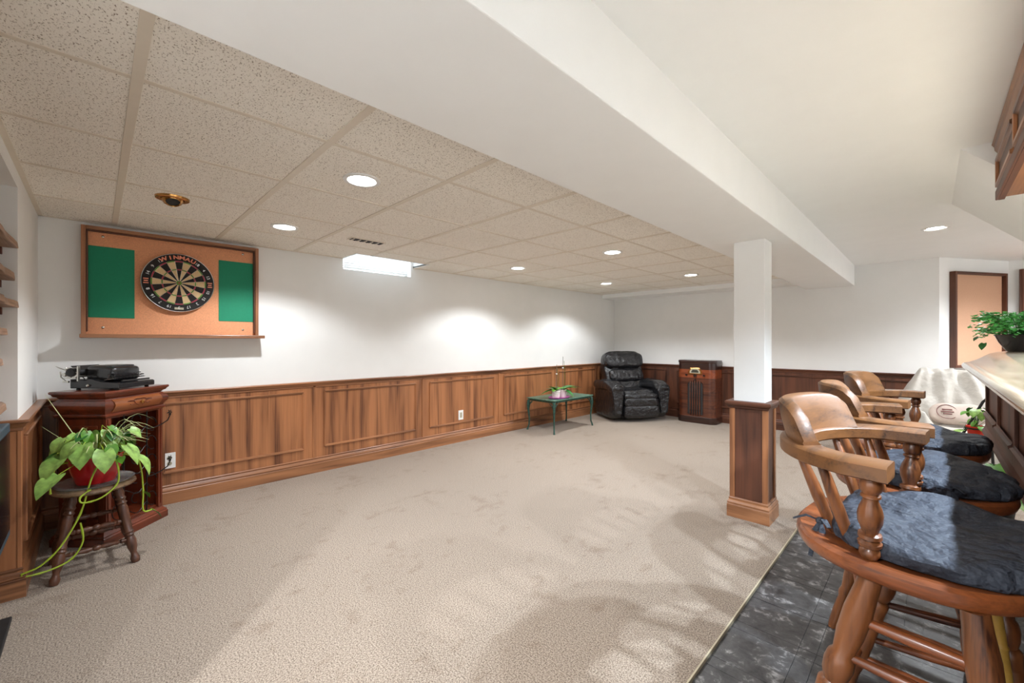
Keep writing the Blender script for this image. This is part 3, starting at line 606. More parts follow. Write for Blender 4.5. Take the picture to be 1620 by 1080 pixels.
for k in range(26):
    a = rnd.uniform(-1.0, 2.4) if k > 4 else rnd.uniform(.6, 1.9); L = rnd.uniform(.16, .30); up = rnd.uniform(.08, .22); pts = []
    for t in range(7): u = t/6; pts.append((.03*cos(a)+L*u*cos(a)*.8, .03*sin(a)+L*u*sin(a)*.8, .15+up*sin(min(1, u*1.05)*pi*.72)))
    sb.tube(pts, [.003,.0042,.0045,.004,.0035,.0025,.001], 6, .25)
for a, L in ((-1.9, .36), (-1.5, .20)): sb.tube([(.03*cos(a)+.26*u*cos(a)*.7, .03*sin(a)+.26*u*sin(a)*.7, .15+L*u) for u in (0,.25,.5,.75,1)], [.004,.005,.005,.004,.001], 6, .25)
sb.build('spider_blades', M['blade'], rp, True)
# ================================================================== SHELVES AND FLAT SCREEN in the alcove
zsh = [1.742, 1.58, 1.448, 1.312, 1.168, .957]; names = ['topmost', 'second from the top', 'third from the top', 'fourth from the top', 'fifth from the top', 'lowest']
for k, z in enumerate(zsh):
    yf = (-.272, -.274, -.272, -.292, -.299, -.298)[k]; rr = random.Random(k)
    t = thing('plank_shelf', 'live-edge wooden plank shelf in the left alcove, '+names[k]+' of six', 'shelf', (XJ, yf, z), 0, 'plank shelves in the alcove')
    n = 14; fr = [(i*1.5/n, rr.uniform(-.012, .002)-(.02 if i == 0 and k > 2 else 0)) for i in range(n+1)]
    mb = MB(); vs = []; fs = []
    for x, y in fr: vs += [(x+.002, y, -.016), (x+.002, y-.004, .016), (x+.002, -.44, .016), (x+.002, -.44, -.016)]
    for i in range(n):
        for q_ in range(4): j = (q_+1)%4; fs.append((4*i+q_, 4*i+j, 4*i+4+j, 4*i+4+q_))
    fs += [(0,1,2,3), (4*n+3,4*n+2,4*n+1,4*n)]
    mb.add(vs, fs).build('plank', M['shelf'], t, bevel=.004)
    MB().box(.001, .022, -.42, -.052, -.052, -.0165).build('cleat', M['cleat'], t, bevel=.002)
tv = thing('flat_screen', 'dark slate blue flat screen on a black foot at the left edge of the picture', 'screen', (-2.42, -.34, 0))
MB().box(-.62, .58, -.02, .055, .36, .885).build('case', M['slate'], tv, bevel=.006)
MB().box(-.585, .545, .0552, .058, .40, .85).build('display', M['screen'], tv)
MB().box(-.05, .05, -.015, .025, .02, .40).build('neck', M['blackmat'], tv)
MB().box(-.52, .48, -.15, .07, 0, .022).build('foot_plate', M['blackmat'], tv, bevel=.004)
# ================================================================== RECLINER
rc = thing('recliner', 'black leather recliner with tufted back in the far corner', 'armchair', (-3.555, 6.30, 0), 57)
# local: faces -y, x to the right of the picture
def puff(creases):
    def f(p):
        q_ = p.copy()
        for ax, c, w, dep in creases:
            q_.y += dep*math.exp(-((p.z-c)/w)**2) if ax == 'z' else dep*math.exp(-((p.x-c)/w)**2)*math.exp(-((p.z-0)/.2)**2)
        q_.y += .006*sin(p.x*38+2*sin(p.z*17))*(1-abs(p.x)/.4) ; return q_
    return f
MB().box(-.30,.30,-.26,.28,.03,.16).build('base', M['blackmat'], rc, bevel=.02)
Mb = Matrix.Translation((0,.20,.62)) @ Matrix.Rotation(R(-14),4,'X')
MB().sell((0,0,.02), (.355,.13,.46), .35, .4, 56, 44, puff([('z',.17,.035,.055),('z',-.07,.03,.05),('z',-.20,.03,.05)]), Mb).build('backrest', M['leather'], rc, True)
MB().sell((0,-.055,.31), (.345,.115,.135), .5, .35, 48, 20, puff([('x',-.12,.03,.012),('x',.12,.03,.012)]), Mb).build('headrest', M['leather'], rc, True)
MB().sell((0,-.05,.05), (.30,.11,.11), .5, .35, 48, 18, puff([('x',-.1,.03,.012),('x',.1,.03,.012)]), Mb).build('lumbar_cushion', M['leather'], rc, True)
MB().sell((0,-.06,.415), (.285,.33,.085), .45, .3, 48, 16).build('seat_cushion', M['leather'], rc, True)
MB().sell((0,-.37,.40), (.29,.07,.055), .6, .3, 48, 14).build('seat_roll', M['leather'], rc, True)
MB().sell((0,-.385,.31), (.292,.075,.075), .5, .3, 48, 14).build('footrest_roll', M['leather'], rc, True)
MB().sell((0,-.385,.165), (.292,.075,.105), .4, .3, 48, 16).build('footrest_panel', M['leather'], rc, True)
for s_ in (-1, 1):
    MB().sell((s_*.385,-.03,.30), (.095,.36,.26), .3, .3, 32, 18).build('side_panel', M['leather'], rc, True)
    MB().sell((s_*.395,-.05,.555), (.125,.385,.085), .7, .35, 32, 20, lambda p: Vector((p.x, p.y, p.z-.03*((p.y)/.385)**2+.012*sin(p.y*25)))).build('arm_pad', M['leather'], rc, True)
    fp = MB().prism([(s_*.395+x, z) for x, z in [(-.055,.12),(.055,.12),(.075,.30),(.105,.48)]+[(.105*cos(a), .50+.095*sin(a)) for a in [i*pi/8 for i in range(9)]]+[(-.105,.48),(-.075,.30)]], 'y', -.425, -.37).build('arm_front', M['leather'], rc, 50, bevel=.015)
    MB().tube([(s_*.395+x*.86, -.427, z) for x, z in [(.06,.14),(.075,.30),(.098,.46)]+[(.10*cos(a), .50+.085*sin(a)) for a in [i*pi/8 for i in range(9)]]+[(-.098,.46),(-.075,.30),(-.06,.14)]], .006, 6).build('piping', M['leather'], fp, True)
MB().tube([(.50,.0,.30),(.53,-.06,.32),(.53,-.10,.33)], .009, 8).build('handle', M['blackmat'], rc, True)
# ================================================================== CONSOLE RADIO
rd = thing('console_radio', 'antique walnut floor radio with round shoulders beside the recliner', 'radio', (-2.575, 6.735, 0))
def rrect(hx, hy, r, n=6):
    p = []
    for cx, cy, a0 in ((hx-r, hy-.01, 0), (-hx+r, hy-.01, 90)): p += [(cx+(.01 if a0 == 0 else -.01)*0+r*cos(R(a0+i*90/1))*0+ (r if a0 == 0 and i == 0 else -r if a0 == 90 and i == 1 else 0), hy) for i in (0, 1)]
    p = [(hx, hy), (-hx, hy)]
    for cx, a0 in ((-hx+r, 180), (hx-r, 270)): p += [(cx+r*cos(R(a0+90*i/n)), -hy+r+r*sin(R(a0+90*i/n))) for i in range(n+1)]
    return p
MB().prism(rrect(.288,.145,.10), 'z', .10, .93).build('body', M['radio'], rd, 35)
MB().prism(rrect(.297,.152,.105), 'z', .0, .10).build('plinth', M['radiod'], rd, 35, bevel=.004)
MB().prism(rrect(.297,.152,.105), 'z', .93, .972).build('top', M['radiod'], rd, 35, bevel=.008)
MB().prism(rrect(.2895,.1465,.101), 'z', .70, .83).build('orange_band', M['radioo'], rd, 35)
MB().prism(rrect(.2895,.1465,.101), 'z', .83, .928).build('dark_band', M['radiod'], rd, 35)
for z in (.24, .36, .48): MB().prism(rrect(.2895,.1465,.101), 'z', z, z+.008).build('inlay_line', M['radiod'], rd, 35)
esc = MB().prism([(-.105,.755),(.105,.755),(.105,.80),(.07,.855),(-.07,.855),(-.105,.80)], 'y', -.158, -.1468).build('dial_escutcheon', M['brass'], rd, bevel=.004)
MB().prism([(-.080,.772),(.080,.772),(.080,.80),(.055,.840),(-.055,.840),(-.080,.80)], 'y', -.160, -.158).build('dial', M['ivory'], esc)
MB().prism([(-.055,.782),(.055,.782),(.055,.80),(.035,.825),(-.035,.825),(-.055,.80)], 'y', -.1615, -.160).build('dial_glass', M['glass'], esc)
for x, z, r in ((-.135,.742,.016), (.135,.742,.016), (0,.738,.024), (0,.668,.016)):
    MB().lathe([(r*.7,0),(r,.004),(r,.018),(r*.8,.022)], 16, Matrix.Translation((x,-.1468,z)) @ Matrix.Rotation(R(90),4,'X')).build('knob', M['radiod'], rd, True)
MB().prism([(-.115,.14),(.115,.14),(.115,.60),(.09,.635),(-.09,.635),(-.115,.60)], 'y', -.1480, -.1462).build('grille_cloth', M['slot'], rd)
MB().tube([(-.115,-.148,.14),(-.115,-.148,.60),(-.09,-.148,.635),(.09,-.148,.635),(.115,-.148,.60),(.115,-.148,.14),(-.115,-.148,.14)], .006, 6).build('grille_frame', M['radiod'], rd)
for k in range(5):
    x = -.072+k*.036; MB().tube([(x,-.150,.12),(x,-.160,.14),(x,-.163,.40),(x,-.160,.63),(x,-.152,.655)], .0095, 8).build('grille_bar', M['radio'], rd, True)
# ================================================================== METAL TABLE AND ORCHIDS
mt = thing('metal_table', 'low green patina metal table with curved legs against the long wall', 'table', (-3.845, 4.85, 0))
hx, hy = .255, .46
MB().box(-hx, hx, -hy, hy, .446, .462).build('table_top', M['patinatop'], mt, bevel=.005)
MB().box(-hx+.02, hx-.02, -hy+.02, -hy+.03, .42, .446).box(-hx+.02, hx-.02, hy-.03, hy-.02, .42, .446).box(-hx+.02, -hx+.03, -hy+.03, hy-.03, .42, .446).box(hx-.03, hx-.02, -hy+.03, hy-.03, .42, .446).build('apron', M['patina'], mt)
for sx in (-1, 1):
    for sy in (-1, 1):
        a = Vector((sx*(hx-.018), sy*(hy-.018), .445)); o_ = Vector((sx, sy, 0)).normalized()
        MB().tube([a+o_*dx+Vector((0,0,dz)) for dx, dz in ((-.03,0),(0,-.03),(.008,-.09),(.0,-.18),(-.012,-.28),(-.008,-.37),(.012,-.425),(.016,-.445))], [.016,.022,.020,.015,.011,.010,.012,.015], 8).build('leg', M['patina'], mt, True)
        br = MB()
        for ax in (0, 1):
            e_ = Vector((-sx,0,0)) if ax == 0 else Vector((0,-sy,0)); br.tube([a+e_*.015+Vector((0,0,-.13)), a+e_*.03+Vector((0,0,-.07)), a+e_*.085+Vector((0,0,-.03))], [.004,.008,.004], 6)
        br.build('leaf_bracket', M['patina'], mt, True)
sc_ = tag(MB().lathe([(.0,0),(.15,0),(.175,.010),(.182,.022),(.178,.022),(.168,.012),(.145,.006),(.0,.006)], 40, Matrix.Scale(.62,4,(1,0,0)), cap=False).build('saucer', M['pink'], None, True), 'oval pink saucer under the two white pots on the metal table', 'saucer')
sc_.location = (-3.72, 4.66, .462); sc_.rotation_euler = (0,0,R(-8))
OL = leafmesh('leaf', .22, .052, False, .25, .55); OL.materials.append(M['leafd']); OL2 = leafmesh('leaf', .20, .052, False, .25, .35); OL2.materials.append(M['leaf'])
def orchid(loc, label, ribbed, lv, stake):
    t = thing('orchid_pot', label, 'potted plant', loc)
    MB().lathe([(.045,0),(.050,.004),(.056,.060),(.060,.108),(.060,.112),(.055,.112),(.053,.100),(.0,.098)], 28).build('pot', M['potwhite'], t, True)
    if ribbed:
        for k in range(4): MB().lathe([(.0515+.002*k,.018+k*.022),(.0565+.002*k,.026+k*.022),(.0535+.002*k,.034+k*.022)], 28, cap=False).build('raised_band', M['potwhite'], t, True)
    MB().lathe([(.053,.098),(.0,.108)], 20, cap=False).build('bark', M['soil'], t, True)
    for yaw, pit, s, me in lv: put_leaf(t, me, (0,0,.105), yaw, pit, s)
    if stake:
        MB().cyl((0,0,.10), (stake[0],stake[1],stake[2]), .0035, .003, n=8).build('stake', M['stake'], t)
        MB().tube([(.01,.01,.10),(.02,.03,.26),(.01,.02,stake[2]-.06)], .0025, 6).build('flower_stem', M['leafd'], t, True)
        c = MB().lathe([(.010,-.006),(.014,0),(.010,.008)], 10, Matrix.Translation((stake[0]*.7,stake[1]*.7,stake[2]*.72))); c.build('clip', M['white'], t, True)
orchid((-3.72,4.585,.468), 'orchid in a ribbed white pot nearest the camera on the pink saucer', True, ((pi*.95,.75,.85,OL2),(pi*.78,.2,1.0,OL),(pi*1.15,.35,.9,OL2),(-.5,.6,.7,OL2),(pi*.6,.5,.8,OL)), (.0,.02,.47))
orchid((-3.72,4.735,.468), 'orchid in a smooth white pot at the far end of the pink saucer', False, ((-.9,.5,.9,OL2),(-.35,.55,1.3,OL),(-.15,.35,1.4,OL2),(2.2,.6,.8,OL),(-1.6,.1,.9,OL)), (.0,.01,.58))
# ================================================================== BAR AND CANOPY
bar = thing('bar_counter', 'panelled wooden bar counter with pale rolled top at the right edge', 'bar', (.26, 2.0, 0))
X0 = .26; ya, yb = -1.7, 2.0     # local y range, far end at world y 4.0
tp = [(-.100,1.086),(-.110,1.098),(-.112,1.112),(-.104,1.124),(-.075,1.132),(-.045,1.146),(-.015,1.168),(.012,1.188),(.045,1.199),(.085,1.204),(.62,1.204),(.62,1.165),(.06,1.160),(.0,1.12),(-.06,1.090)]
MB().prism(tp, 'y', ya, yb+.10).build('top', M['bartop'], bar, 50, bevel=.004)
MB().prism([(-.098,1.086),(-.088,1.076),(-.02,1.070),(.0,1.060),(.0,1.11),(-.06,1.09)], 'y', ya, yb+.09).build('under_moulding', M['darkY'], bar)
MB().box(0, .03, ya, yb, .70, 1.11).build('front_board', M['darkZ'], bar)
MB().box(-.012, 0, ya, yb, .688, .735).prism([(-.026,.688),(-.026,.705),(-.018,.718),(-.012,.735),(-.012,.688)], 'y', ya, yb).build('base_moulding', M['darkY'], bar, bevel=.002)
for k in range(6):
    y1 = yb-k*.62; MB().box(-.012, 0, y1-.055, y1, .735, 1.08).build('stile', M['darkZ'], bar, bevel=.002)
    y0 = y1-.62+.0; a, b = max(ya, y0), y1-.055
    MB().box(-.012, 0, a, b, .735, .80).build('lower_rail', M['darkY'], bar)
    MB().prism([(-.012,.800),(-.024,.806),(-.026,.818),(-.016,.824),(-.012,.834)], 'y', a, b).build('panel_moulding', M['darkY'], bar)
MB().box(.03, .42, yb-.03, yb, .70, 1.16).build('end_board', M['darkZ'], bar)
MB().box(.42, .60, ya, yb-.02, 0, 1.16).build('body', M['darkZ'], bar)
cn = thing('bar_canopy', 'dark wooden canopy with crown moulding hanging over the bar', 'canopy', (.22, 1.6, 1.955))
cy0, cy1 = -1.4, 1.52
MB().box(.016, .036, cy0, cy1, .0, .29).build('fascia', M['darkY'], cn)
MB().prism([(.016,.29),(-.002,.29),(-.006,.275),(.002,.262),(.004,.245),(.012,.232),(.016,.22)], 'y', cy0, cy1).build('crown_moulding', M['oakY'], cn)
MB().box(.006, .016, cy0, cy1, .0, .045).build('lower_rail', M['darkY'], cn, bevel=.003)
for k in range(5):
    y1 = cy1-.02-k*.6; MB().prism([(.016,.055),(.004,.06),(.004,.075),(.012,.08),(.016,.085)], 'y', y1-.52, y1).build('panel_moulding', M['oakY'], cn); MB().prism([(.016,.20),(.004,.195),(.004,.18),(.012,.175),(.016,.17)], 'y', y1-.52, y1).build('panel_moulding', M['oakY'], cn)
    MB().box(.004, .016, y1-.02, y1, .06, .195).build('panel_moulding', M['oakZ'], cn, bevel=.002)
MB().box(.036, .62, cy0, cy1, .012, .03).build('soffit_board', M['oakY'], cn)
MB().box(.60, .62, cy0, cy1, .03, .29).build('rear_board', M['darkY'], cn)
MB().box(.036, .60, cy1-.02, cy1, .03, .29).build('end_board', M['darkY'], cn)
for y in (-.02, .98):
    MB().lathe([(.050,.013),(.054,.006),(.060,.006),(.062,.0125)], 24, Matrix.Translation((.25,y,0)), cap=False).build('puck_ring', M['chrome'], cn, True)
    MB().lathe([(.049,.0118),(.0,.0112)], 24, Matrix.Translation((.25,y,0)), cap=False).build('puck_lens', M['lens'], cn)
    l = bpy.data.lights.new('puck_lamp', 'SPOT'); l.energy = BAR_W; l.color = BAR_COL; l.spot_size = R(124); l.spot_blend = .5; l.shadow_soft_size = .018
    o = bpy.data.objects.new('puck_lamp', l); COL.objects.link(o); o.parent = cn; o.location = (.25, y, .004); o.rotation_euler = (0, R(12), 0)
# ================================================================== BAR STOOLS
def bow(th, a, b, cx): return (cx-a*cos(th), b*sin(th))
def make_stool():
    t = thing('bar_stool', '', 'bar stool')
    n = 48; sx, sy, sc0 = .235, .285, -.02
    def outline(k, s=1.0):
        a = 2*pi*k/n; pw = lambda v, e: math.copysign(abs(v)**e, v)
        x = pw(cos(a), .8)*sx*s; y = pw(sin(a), .8)*sy*s*(1-.10*max(0, -cos(a))); return x+sc0, y
    mb = MB(); lv = [(.745,.93),(.752,.975),(.768,1.0),(.782,.995),(.790,.965),(.784,.80),(.781,.4)]
    vs = []; fs = []
    for z, s in lv: vs += [outline(k, s)+(z,) for k in range(n)]
    for q_ in range(len(lv)-1):
        for k in range(n): j = (k+1)%n; fs.append((q_*n+k, q_*n+j, (q_+1)*n+j, (q_+1)*n+k))
    fs += [tuple(range(n-1,-1,-1)), tuple(range((len(lv)-1)*n, len(lv)*n))]
    mb.add(vs, fs).build('seat', M['chairS'], t, True)
    # bow arm
    path = [(-.022,-.262),(-.04,-.262),(-.06,-.260)]+[bow(R(-80+160*k/20), .205, .262, -.06) for k in range(21)]+[(-.06,.260),(-.04,.262),(-.022,.262)]
    sec = []
    for k, (x, y) in enumerate(path):
        w = .036 if 3 < k < len(path)-4 else .042; sec.append([(-w,-.016),(-w+.005,-.019),(w-.005,-.019),(w,-.014),(w,.012),(w-.006,.017),(-w+.006,.017),(-w,.012)])
    MB().sweep([(x,y,.996) for x, y in path], sec).build('arm_bow', M['chairA'], t, True)
    # crest
    vs = []; fs = []; m_ = 20
    for k in range(m_+1):
        th = R(-54+108*k/m_); u = abs(k/m_*2-1); h = .104*(1-u**7)**.6 if u < 1 else 0; h = max(h, .012)
        for rr, z in ((.024,0),(.026,h*.5),(.022,h*.93),(.012,h),(-.006,h),(-.014,h*.93),(-.018,h*.5),(-.024,0)):
            lean = .02*(z/.1); x, y = bow(th, .205+rr+lean, .245+rr+lean, -.06); vs.append((x, y, 1.0125+z))
    for k in range(m_):
        for q_ in range(8): j = (q_+1)%8; fs.append((8*k+q_, 8*k+j, 8*k+8+j, 8*k+8+q_))
    fs += [tuple(range(8)), tuple(range(8*m_+7, 8*m_-1, -1))]
    MB().add(vs, fs).build('crest_rail', M['chairA'], t, True)
    SPP = [(0,.010),(.15,.0125),(.45,.0145),(.8,.011),(1,.009)]
    for th in (-62,-38,-14,14,38,62):
        b0 = bow(R(th), .155, .215, -.03); b1 = bow(R(th), .205, .262, -.06); MB().turned(b0+(.783,), b1+(.980,), SPP, 12).build('spindle', M['chairZ'], t, True)
    PP = [(0,.020),(.03,.024),(.08,.032),(.13,.030),(.16,.022),(.18,.034),(.22,.036),(.25,.026),(.28,.036),(.32,.034),(.34,.024),(.38,.027),(.46,.036),(.55,.038),(.63,.033),(.71,.023),(.745,.022),(.76,.030),(.785,.029),(.80,.023),(.83,.030),(.89,.034),(.94,.031),(1,.022)]
    for s_ in (-1, 1): MB().turned((-.062,s_*.240,.784), (-.055,s_*.262,.979), [(t_, r*.62) for t_, r in PP], 20).build('arm_post', M['chairZ'], t, True)
    LG = [(0,.018),(.03,.022),(.10,.024),(.16,.020),(.22,.026),(.30,.030),(.34,.024),(.36,.031),(.40,.033),(.44,.024),(.46,.033),(.50,.030),(.64,.034),(.65,.0325),(.66,.034),(.69,.034),(.70,.0325),(.71,.034),(.735,.026),(.75,.036),(.78,.037),(.80,.026),(.83,.032),(.88,.035),(.94,.030),(1,.027)]
    LG = [(0,.018),(.03,.022),(.12,.024),(.20,.020),(.23,.027),(.26,.021),(.34,.030),(.42,.032),(.50,.031),(.505,.0295),(.51,.031),(.56,.032),(.565,.0305),(.57,.032),(.60,.033),(.62,.034),(.635,.025),(.66,.033),(.69,.036),(.72,.033),(.735,.025),(.80,.032),(.88,.033),(.95,.028),(1,.026)]
    legs = {}
    for ax in (-1, 1):
        for ay in (-1, 1):
            tp_ = Vector((.098 if ax > 0 else -.058, ay*.24, .75)); ft = Vector((.18 if ax > 0 else -.25, ay*.25, 0)); legs[ax, ay] = (ft, tp_); MB().turned(ft, tp_, [(t_, r*.82) for t_, r in LG], 20).build('leg', M['chairZ'], t, True)
    at_ = lambda k, z: legs[k][0].lerp(legs[k][1], z/.75)
    RG = [(0,.008),(.1,.010),(.5,.0135),(.9,.010),(1,.008)]
    for ay in (-1, 1):
        for z in (.64, .545, .40, .27): MB().turned(at_((-1,ay),z), at_((1,ay),z), RG, 10).build('rung', M['chairS'], t, True)
    for ax in (-1, 1):
        for z in (.34, .21) if ax > 0 else (.30,): MB().turned(at_((ax,-1),z), at_((ax,1),z), RG, 10).build('rung', M['chairS'], t, True)
    return t
def make_cushion(seed):
    rr = random.Random(seed); n = 72; rings_ = [(0,.94),(.006,.985),(.016,1.0),(.028,1.0),(.040,.97),(.047,.91),(.051,.80),(.053,.6),(.050,.35),(.046,.12)]
    ph = [rr.uniform(0, 6.28) for _ in range(6)]
    vs = []; fs = []
    for q_, (z, s) in enumerate(rings_):
        for k in range(n):
            a = 2*pi*k/n; pw = lambda v, e: math.copysign(abs(v)**e, v)
            wr = .016*sin(23*a+ph[0])+.012*sin(36*a+ph[1]); edge = 1 if .1 < z < .2 else math.exp(-((q_-3)/2.4)**2)
            x = pw(cos(a), .72)*.195*(s+wr*edge)+.022; y = pw(sin(a), .72)*.245*(s+wr*edge)
            zz = z+(.0 if q_ < 4 else .013*sin(x*22+ph[2]+2*sin(y*9))*sin(y*15+ph[3])+.006*sin(y*40+x*20+ph[4]))*min(1, q_/6)
            vs.append((x, y, zz))
    for q_ in range(len(rings_)-1):
        for k in range(n): j = (k+1)%n; fs.append((q_*n+k, q_*n+j, (q_+1)*n+j, (q_+1)*n+k))
    fs += [tuple(range(n-1,-1,-1)), tuple(range((len(rings_)-1)*n, len(rings_)*n))]
    return MB().add(vs, fs).mesh('cushion_pad', True)
def ties(parent, p, sgn=1):
    m_ = MB(); p = Vector(p)
    for dx, dz, dy in ((-.055,-.005,-.02), (.028,.0,-.035), (-.012,-.085,-.035), (.018,-.075,-.03)):
        m_.tube([p, p+Vector((dx*.5,dy*.6,dz*.4+.012)), p+Vector((dx,dy,dz))], [.004,.008,.006], 6, .3)
    m_.sell(p, (.010,.010,.009), .9, .9, 10, 6); m_.build('tie', M['fabric'], parent, True)
s1 = make_stool()
lab = [('oak bar stool with arms nearest the camera', (-.01,1.47,-.012), -6), ('oak bar stool with arms in the middle of the row of three', (-.02,2.13,-.012), 10), ('oak bar stool with arms farthest from the camera, nearest the draped chair', (-.02,2.84,-.012), -5)]
clab = ['black tie-on cushion on the nearest bar stool', 'black tie-on cushion on the middle bar stool', 'black tie-on cushion on the farthest bar stool']
for i, (lb, loc, rz) in enumerate(lab):
    o = s1 if i == 0 else copy_tree(s1)
    o.location = loc; o.rotation_euler = (0,0,R(rz)); tag(o, lb, 'bar stool', 'oak bar stools along the bar')
for i, (lb, loc, rz) in enumerate(lab):
    c = thing('stool_cushion', clab[i], 'cushion', (loc[0], loc[1], loc[2]+.787), rz, 'black stool cushions')
    obj('cushion_pad', make_cushion(i+4), M['fabric'], c); ties(c, (-.178,-.150,.022))
    if i == 1: ties(c, (.02,-.25,.03))
RS = Matrix.Translation((-.01,1.47,-.012)) @ Matrix.Rotation(R(-6),4,'Z'); off_ = Vector((-.013,-.040,0))
lf0 = RS @ Vector((.18,.25,.002)) + off_; lf1 = RS @ Vector((.098,.24,.75)) + off_
bp_ = thing('bamboo_cane', 'yellow bamboo cane with black bands beside the far front leg of the nearest bar stool', 'cane', tuple(lf0))
ax_ = (lf1-lf0).normalized(); L_ = (lf1-lf0).length-.035; o1 = Vector((0,0,.001))
MB().turned(o1, o1+ax_*L_, [(0,.014)]+[(t+dt, r) for t in (.14,.32,.5,.68,.86) for dt, r in ((-.012,.014),(0,.0165),(.008,.0135),(.02,.014))]+[(1,.014)], 14).build('cane', M['bamboo'], bp_, True)
for t in (.34, .62): MB().turned(o1+ax_*t, o1+ax_*(t+.006), [(0,.016),(.5,.0172),(1,.016)], 16).build('band', M['blackmat'], bp_, True)
# ================================================================== FERN ON THE BAR, DRAPED CHAIR, PLANTS BEHIND THE BAR
fn = thing('potted_fern', 'bright green maidenhair fern in a black bowl on the bar top', 'potted plant', (.385, 3.90, 1.204))
MB().lathe([(.055,0),(.060,.004),(.090,.055),(.106,.095),(.112,.100),(.108,.104),(.100,.094),(.0,.085)], 36).build('pot', M['black'], fn, True)
MB().lathe([(.10,.085),(.0,.092)], 20, cap=False).build('soil', M['soil'], fn, True)
rnd = random.Random(11); fl = MB(); fs_ = MB()
for k in range(70):
    a = rnd.uniform(0, 2*pi); L = rnd.uniform(.08, .19); up = rnd.uniform(.03, .16); pts = []
    for t in range(6): u = t/5; pts.append(Vector((.03*cos(a)+L*u*cos(a), .03*sin(a)+L*u*sin(a), .09+up*sin(u*pi*.62)-.03*u*u)))
    fs_.tube(pts, .0011, 4)
    for p in pts[2:]:
        for _ in range(7):
            c = p+Vector((rnd.uniform(-.025,.025), rnd.uniform(-.025,.025), rnd.uniform(-.015,.02))); r = rnd.uniform(.007,.012); y_ = rnd.uniform(0, 6.28)
            Mx = Matrix.Translation(c) @ Matrix.Rotation(y_,4,'Z') @ Matrix.Rotation(rnd.uniform(-.9,.9),4,'X')
            fl.add([(0,0,0),(r,.5*r,.1*r),(.8*r,1.4*r,0),(0,1.7*r,-.2*r),(-.8*r,1.4*r,0),(-r,.5*r,.1*r)], [(0,1,2,3,4,5)], Mx)
fo = fl.build('leaflets', M['fern'], fn, keep=True); fo['kind'] = 'stuff'; fs_.build('stalks', M['leafd'], fn, True)
for p, yaw, pit, s in (((-.07,-.02,.19), 1.9, .1, .75), ((-.14,.02,.15), 2.0, -.3, .8), ((-.17,0,.09), 2.3, -.5, .6), ((.0,-.04,.21), 1.2, .2, .8), ((-.15,-.02,.05), 2.6, -.9, .7), ((.08,.02,.2), -1.2, .1, .8)): put_leaf(fn, LM[2], p, yaw, pit, s)
# draped armchair: faces the camera
ch = thing('draped_armchair', 'armchair covered with a crumpled white satin sheet against the back wall', 'armchair', (.20, 5.95, 0), 12)
def drape(u, v):
    s = u*2-1; a = abs(s)
    prof = [(.36,.02),(.36,.50),(.33,.90),(.27,.985),(.20,.955),(.13,.72),(.05,.50),(-.02,.455),(-.18,.45),(-.32,.455),(-.385,.42),(-.40,.25),(-.41,.02)]
    k = v*(len(prof)-1); i = min(int(k), len(prof)-2); f = k-i; y = prof[i][0]*(1-f)+prof[i+1][0]*f; z = prof[i][1]*(1-f)+prof[i+1][1]*f
    x = .40*s; arm = max(0, min(1, (a-.62)/.16)); inn = 1 if .44 < v < .84 else max(0, 1-abs(v-.64)/.30)*.0
    if z < .62 and .40 < v < .86: z = z+(.60-z)*arm*min(1, (v-.40)/.08)*min(1, (.86-v)/.08)
    if a > .86: 
        g = (a-.86)/.14; z = z*(1-g)+.02*g; x = math.copysign(.345+.10*g**.5, s)
    if z > .65: x *= 1-.32*min(1,(z-.65)/.3)
    w = .012*sin(9*s+9*v)+.009*sin(25*v+7*s+2*sin(5*s))+.006*sin(19*s-17*v)
    return (x+w*.5, y-w*.9, max(.015, z+w*.6))
MB().grid(72, 90, drape).build('satin_sheet', M['sheet'], ch, 70, sub=1, solid=.004)
MB().box(-.28,.28,-.33,.26,.10,.36).build('seat_frame', M['darkX'], ch, bevel=.02); MB().box(-.24,.24,.22,.30,.30,.84).build('back_frame', M['darkX'], ch, bevel=.02)
for sx in (-1,1):
    for sy in (-.30, .24): MB().cyl((sx*.27, sy, 0), (sx*.27, sy, .10), .02, .026, n=10).build('leg', M['darkZ'], ch)
pl = thing('throw_pillow', 'pinkish grey pillow with an oval printed mark on the draped armchair', 'pillow', (.19, 5.865, .562), 12)
Mp = Matrix.Rotation(R(-28),4,'X')
MB().sell((0,0,0), (.20,.06,.105), .7, .45, 36, 18, lambda p: Vector((p.x, p.y+.008*sin(p.x*30+p.z*14), p.z)), Mp).build('pillow_case', M['pillow'], pl, True)
ml = MB(Mp); ml.tube([(-.085+.072*cos(a*pi/14), -.0645+.010*abs(cos(a*pi/14)), .0+.070*sin(a*pi/14)) for a in range(29)], .0028, 5)
for k, (w, z) in enumerate(((.035,.022), (.045,0), (.03,-.022))): ml.box(-.085-w, -.085+w, -.067, -.060, z-.004, z+.004)
ml.build('printed_mark', M['ink'], pl)
# wire stand with a red pot
ws_ = thing('plant_stand', 'black wire plant stand holding the small red pot by the draped armchair', 'plant stand', (.26, 4.80, 0))
MB().tube([(-.10,.0,0),(-.085,.02,.52),(.03,.05,.80),(.10,.06,.88)], .009, 8).build('strut', M['blackmat'], ws_, True)
MB().tube([(.10,.10,0),(.075,.09,.50),(.10,.08,.76)], .009, 8).build('strut', M['blackmat'], ws_, True)
MB().tube([(-.03,-.14,0),(-.03,-.05,.40),(-.01,.0,.50)], .009, 8).build('strut', M['blackmat'], ws_, True)
MB().tube([(.0555*cos(a*pi/10)-.01, .0555*sin(a*pi/10)-.01, .597) for a in range(21)], .005, 6).build('hoop', M['blackmat'], ws_, True)
MB().cyl((-.10,.0,.30), (.09,.095,.30), .006, n=8).build('cross_bar', M['blackmat'], ws_)
pr_ = thing('hanging_pot', 'small red plastic pot with a leafy plant in the black wire stand', 'potted plant', (.25, 4.79, .525))
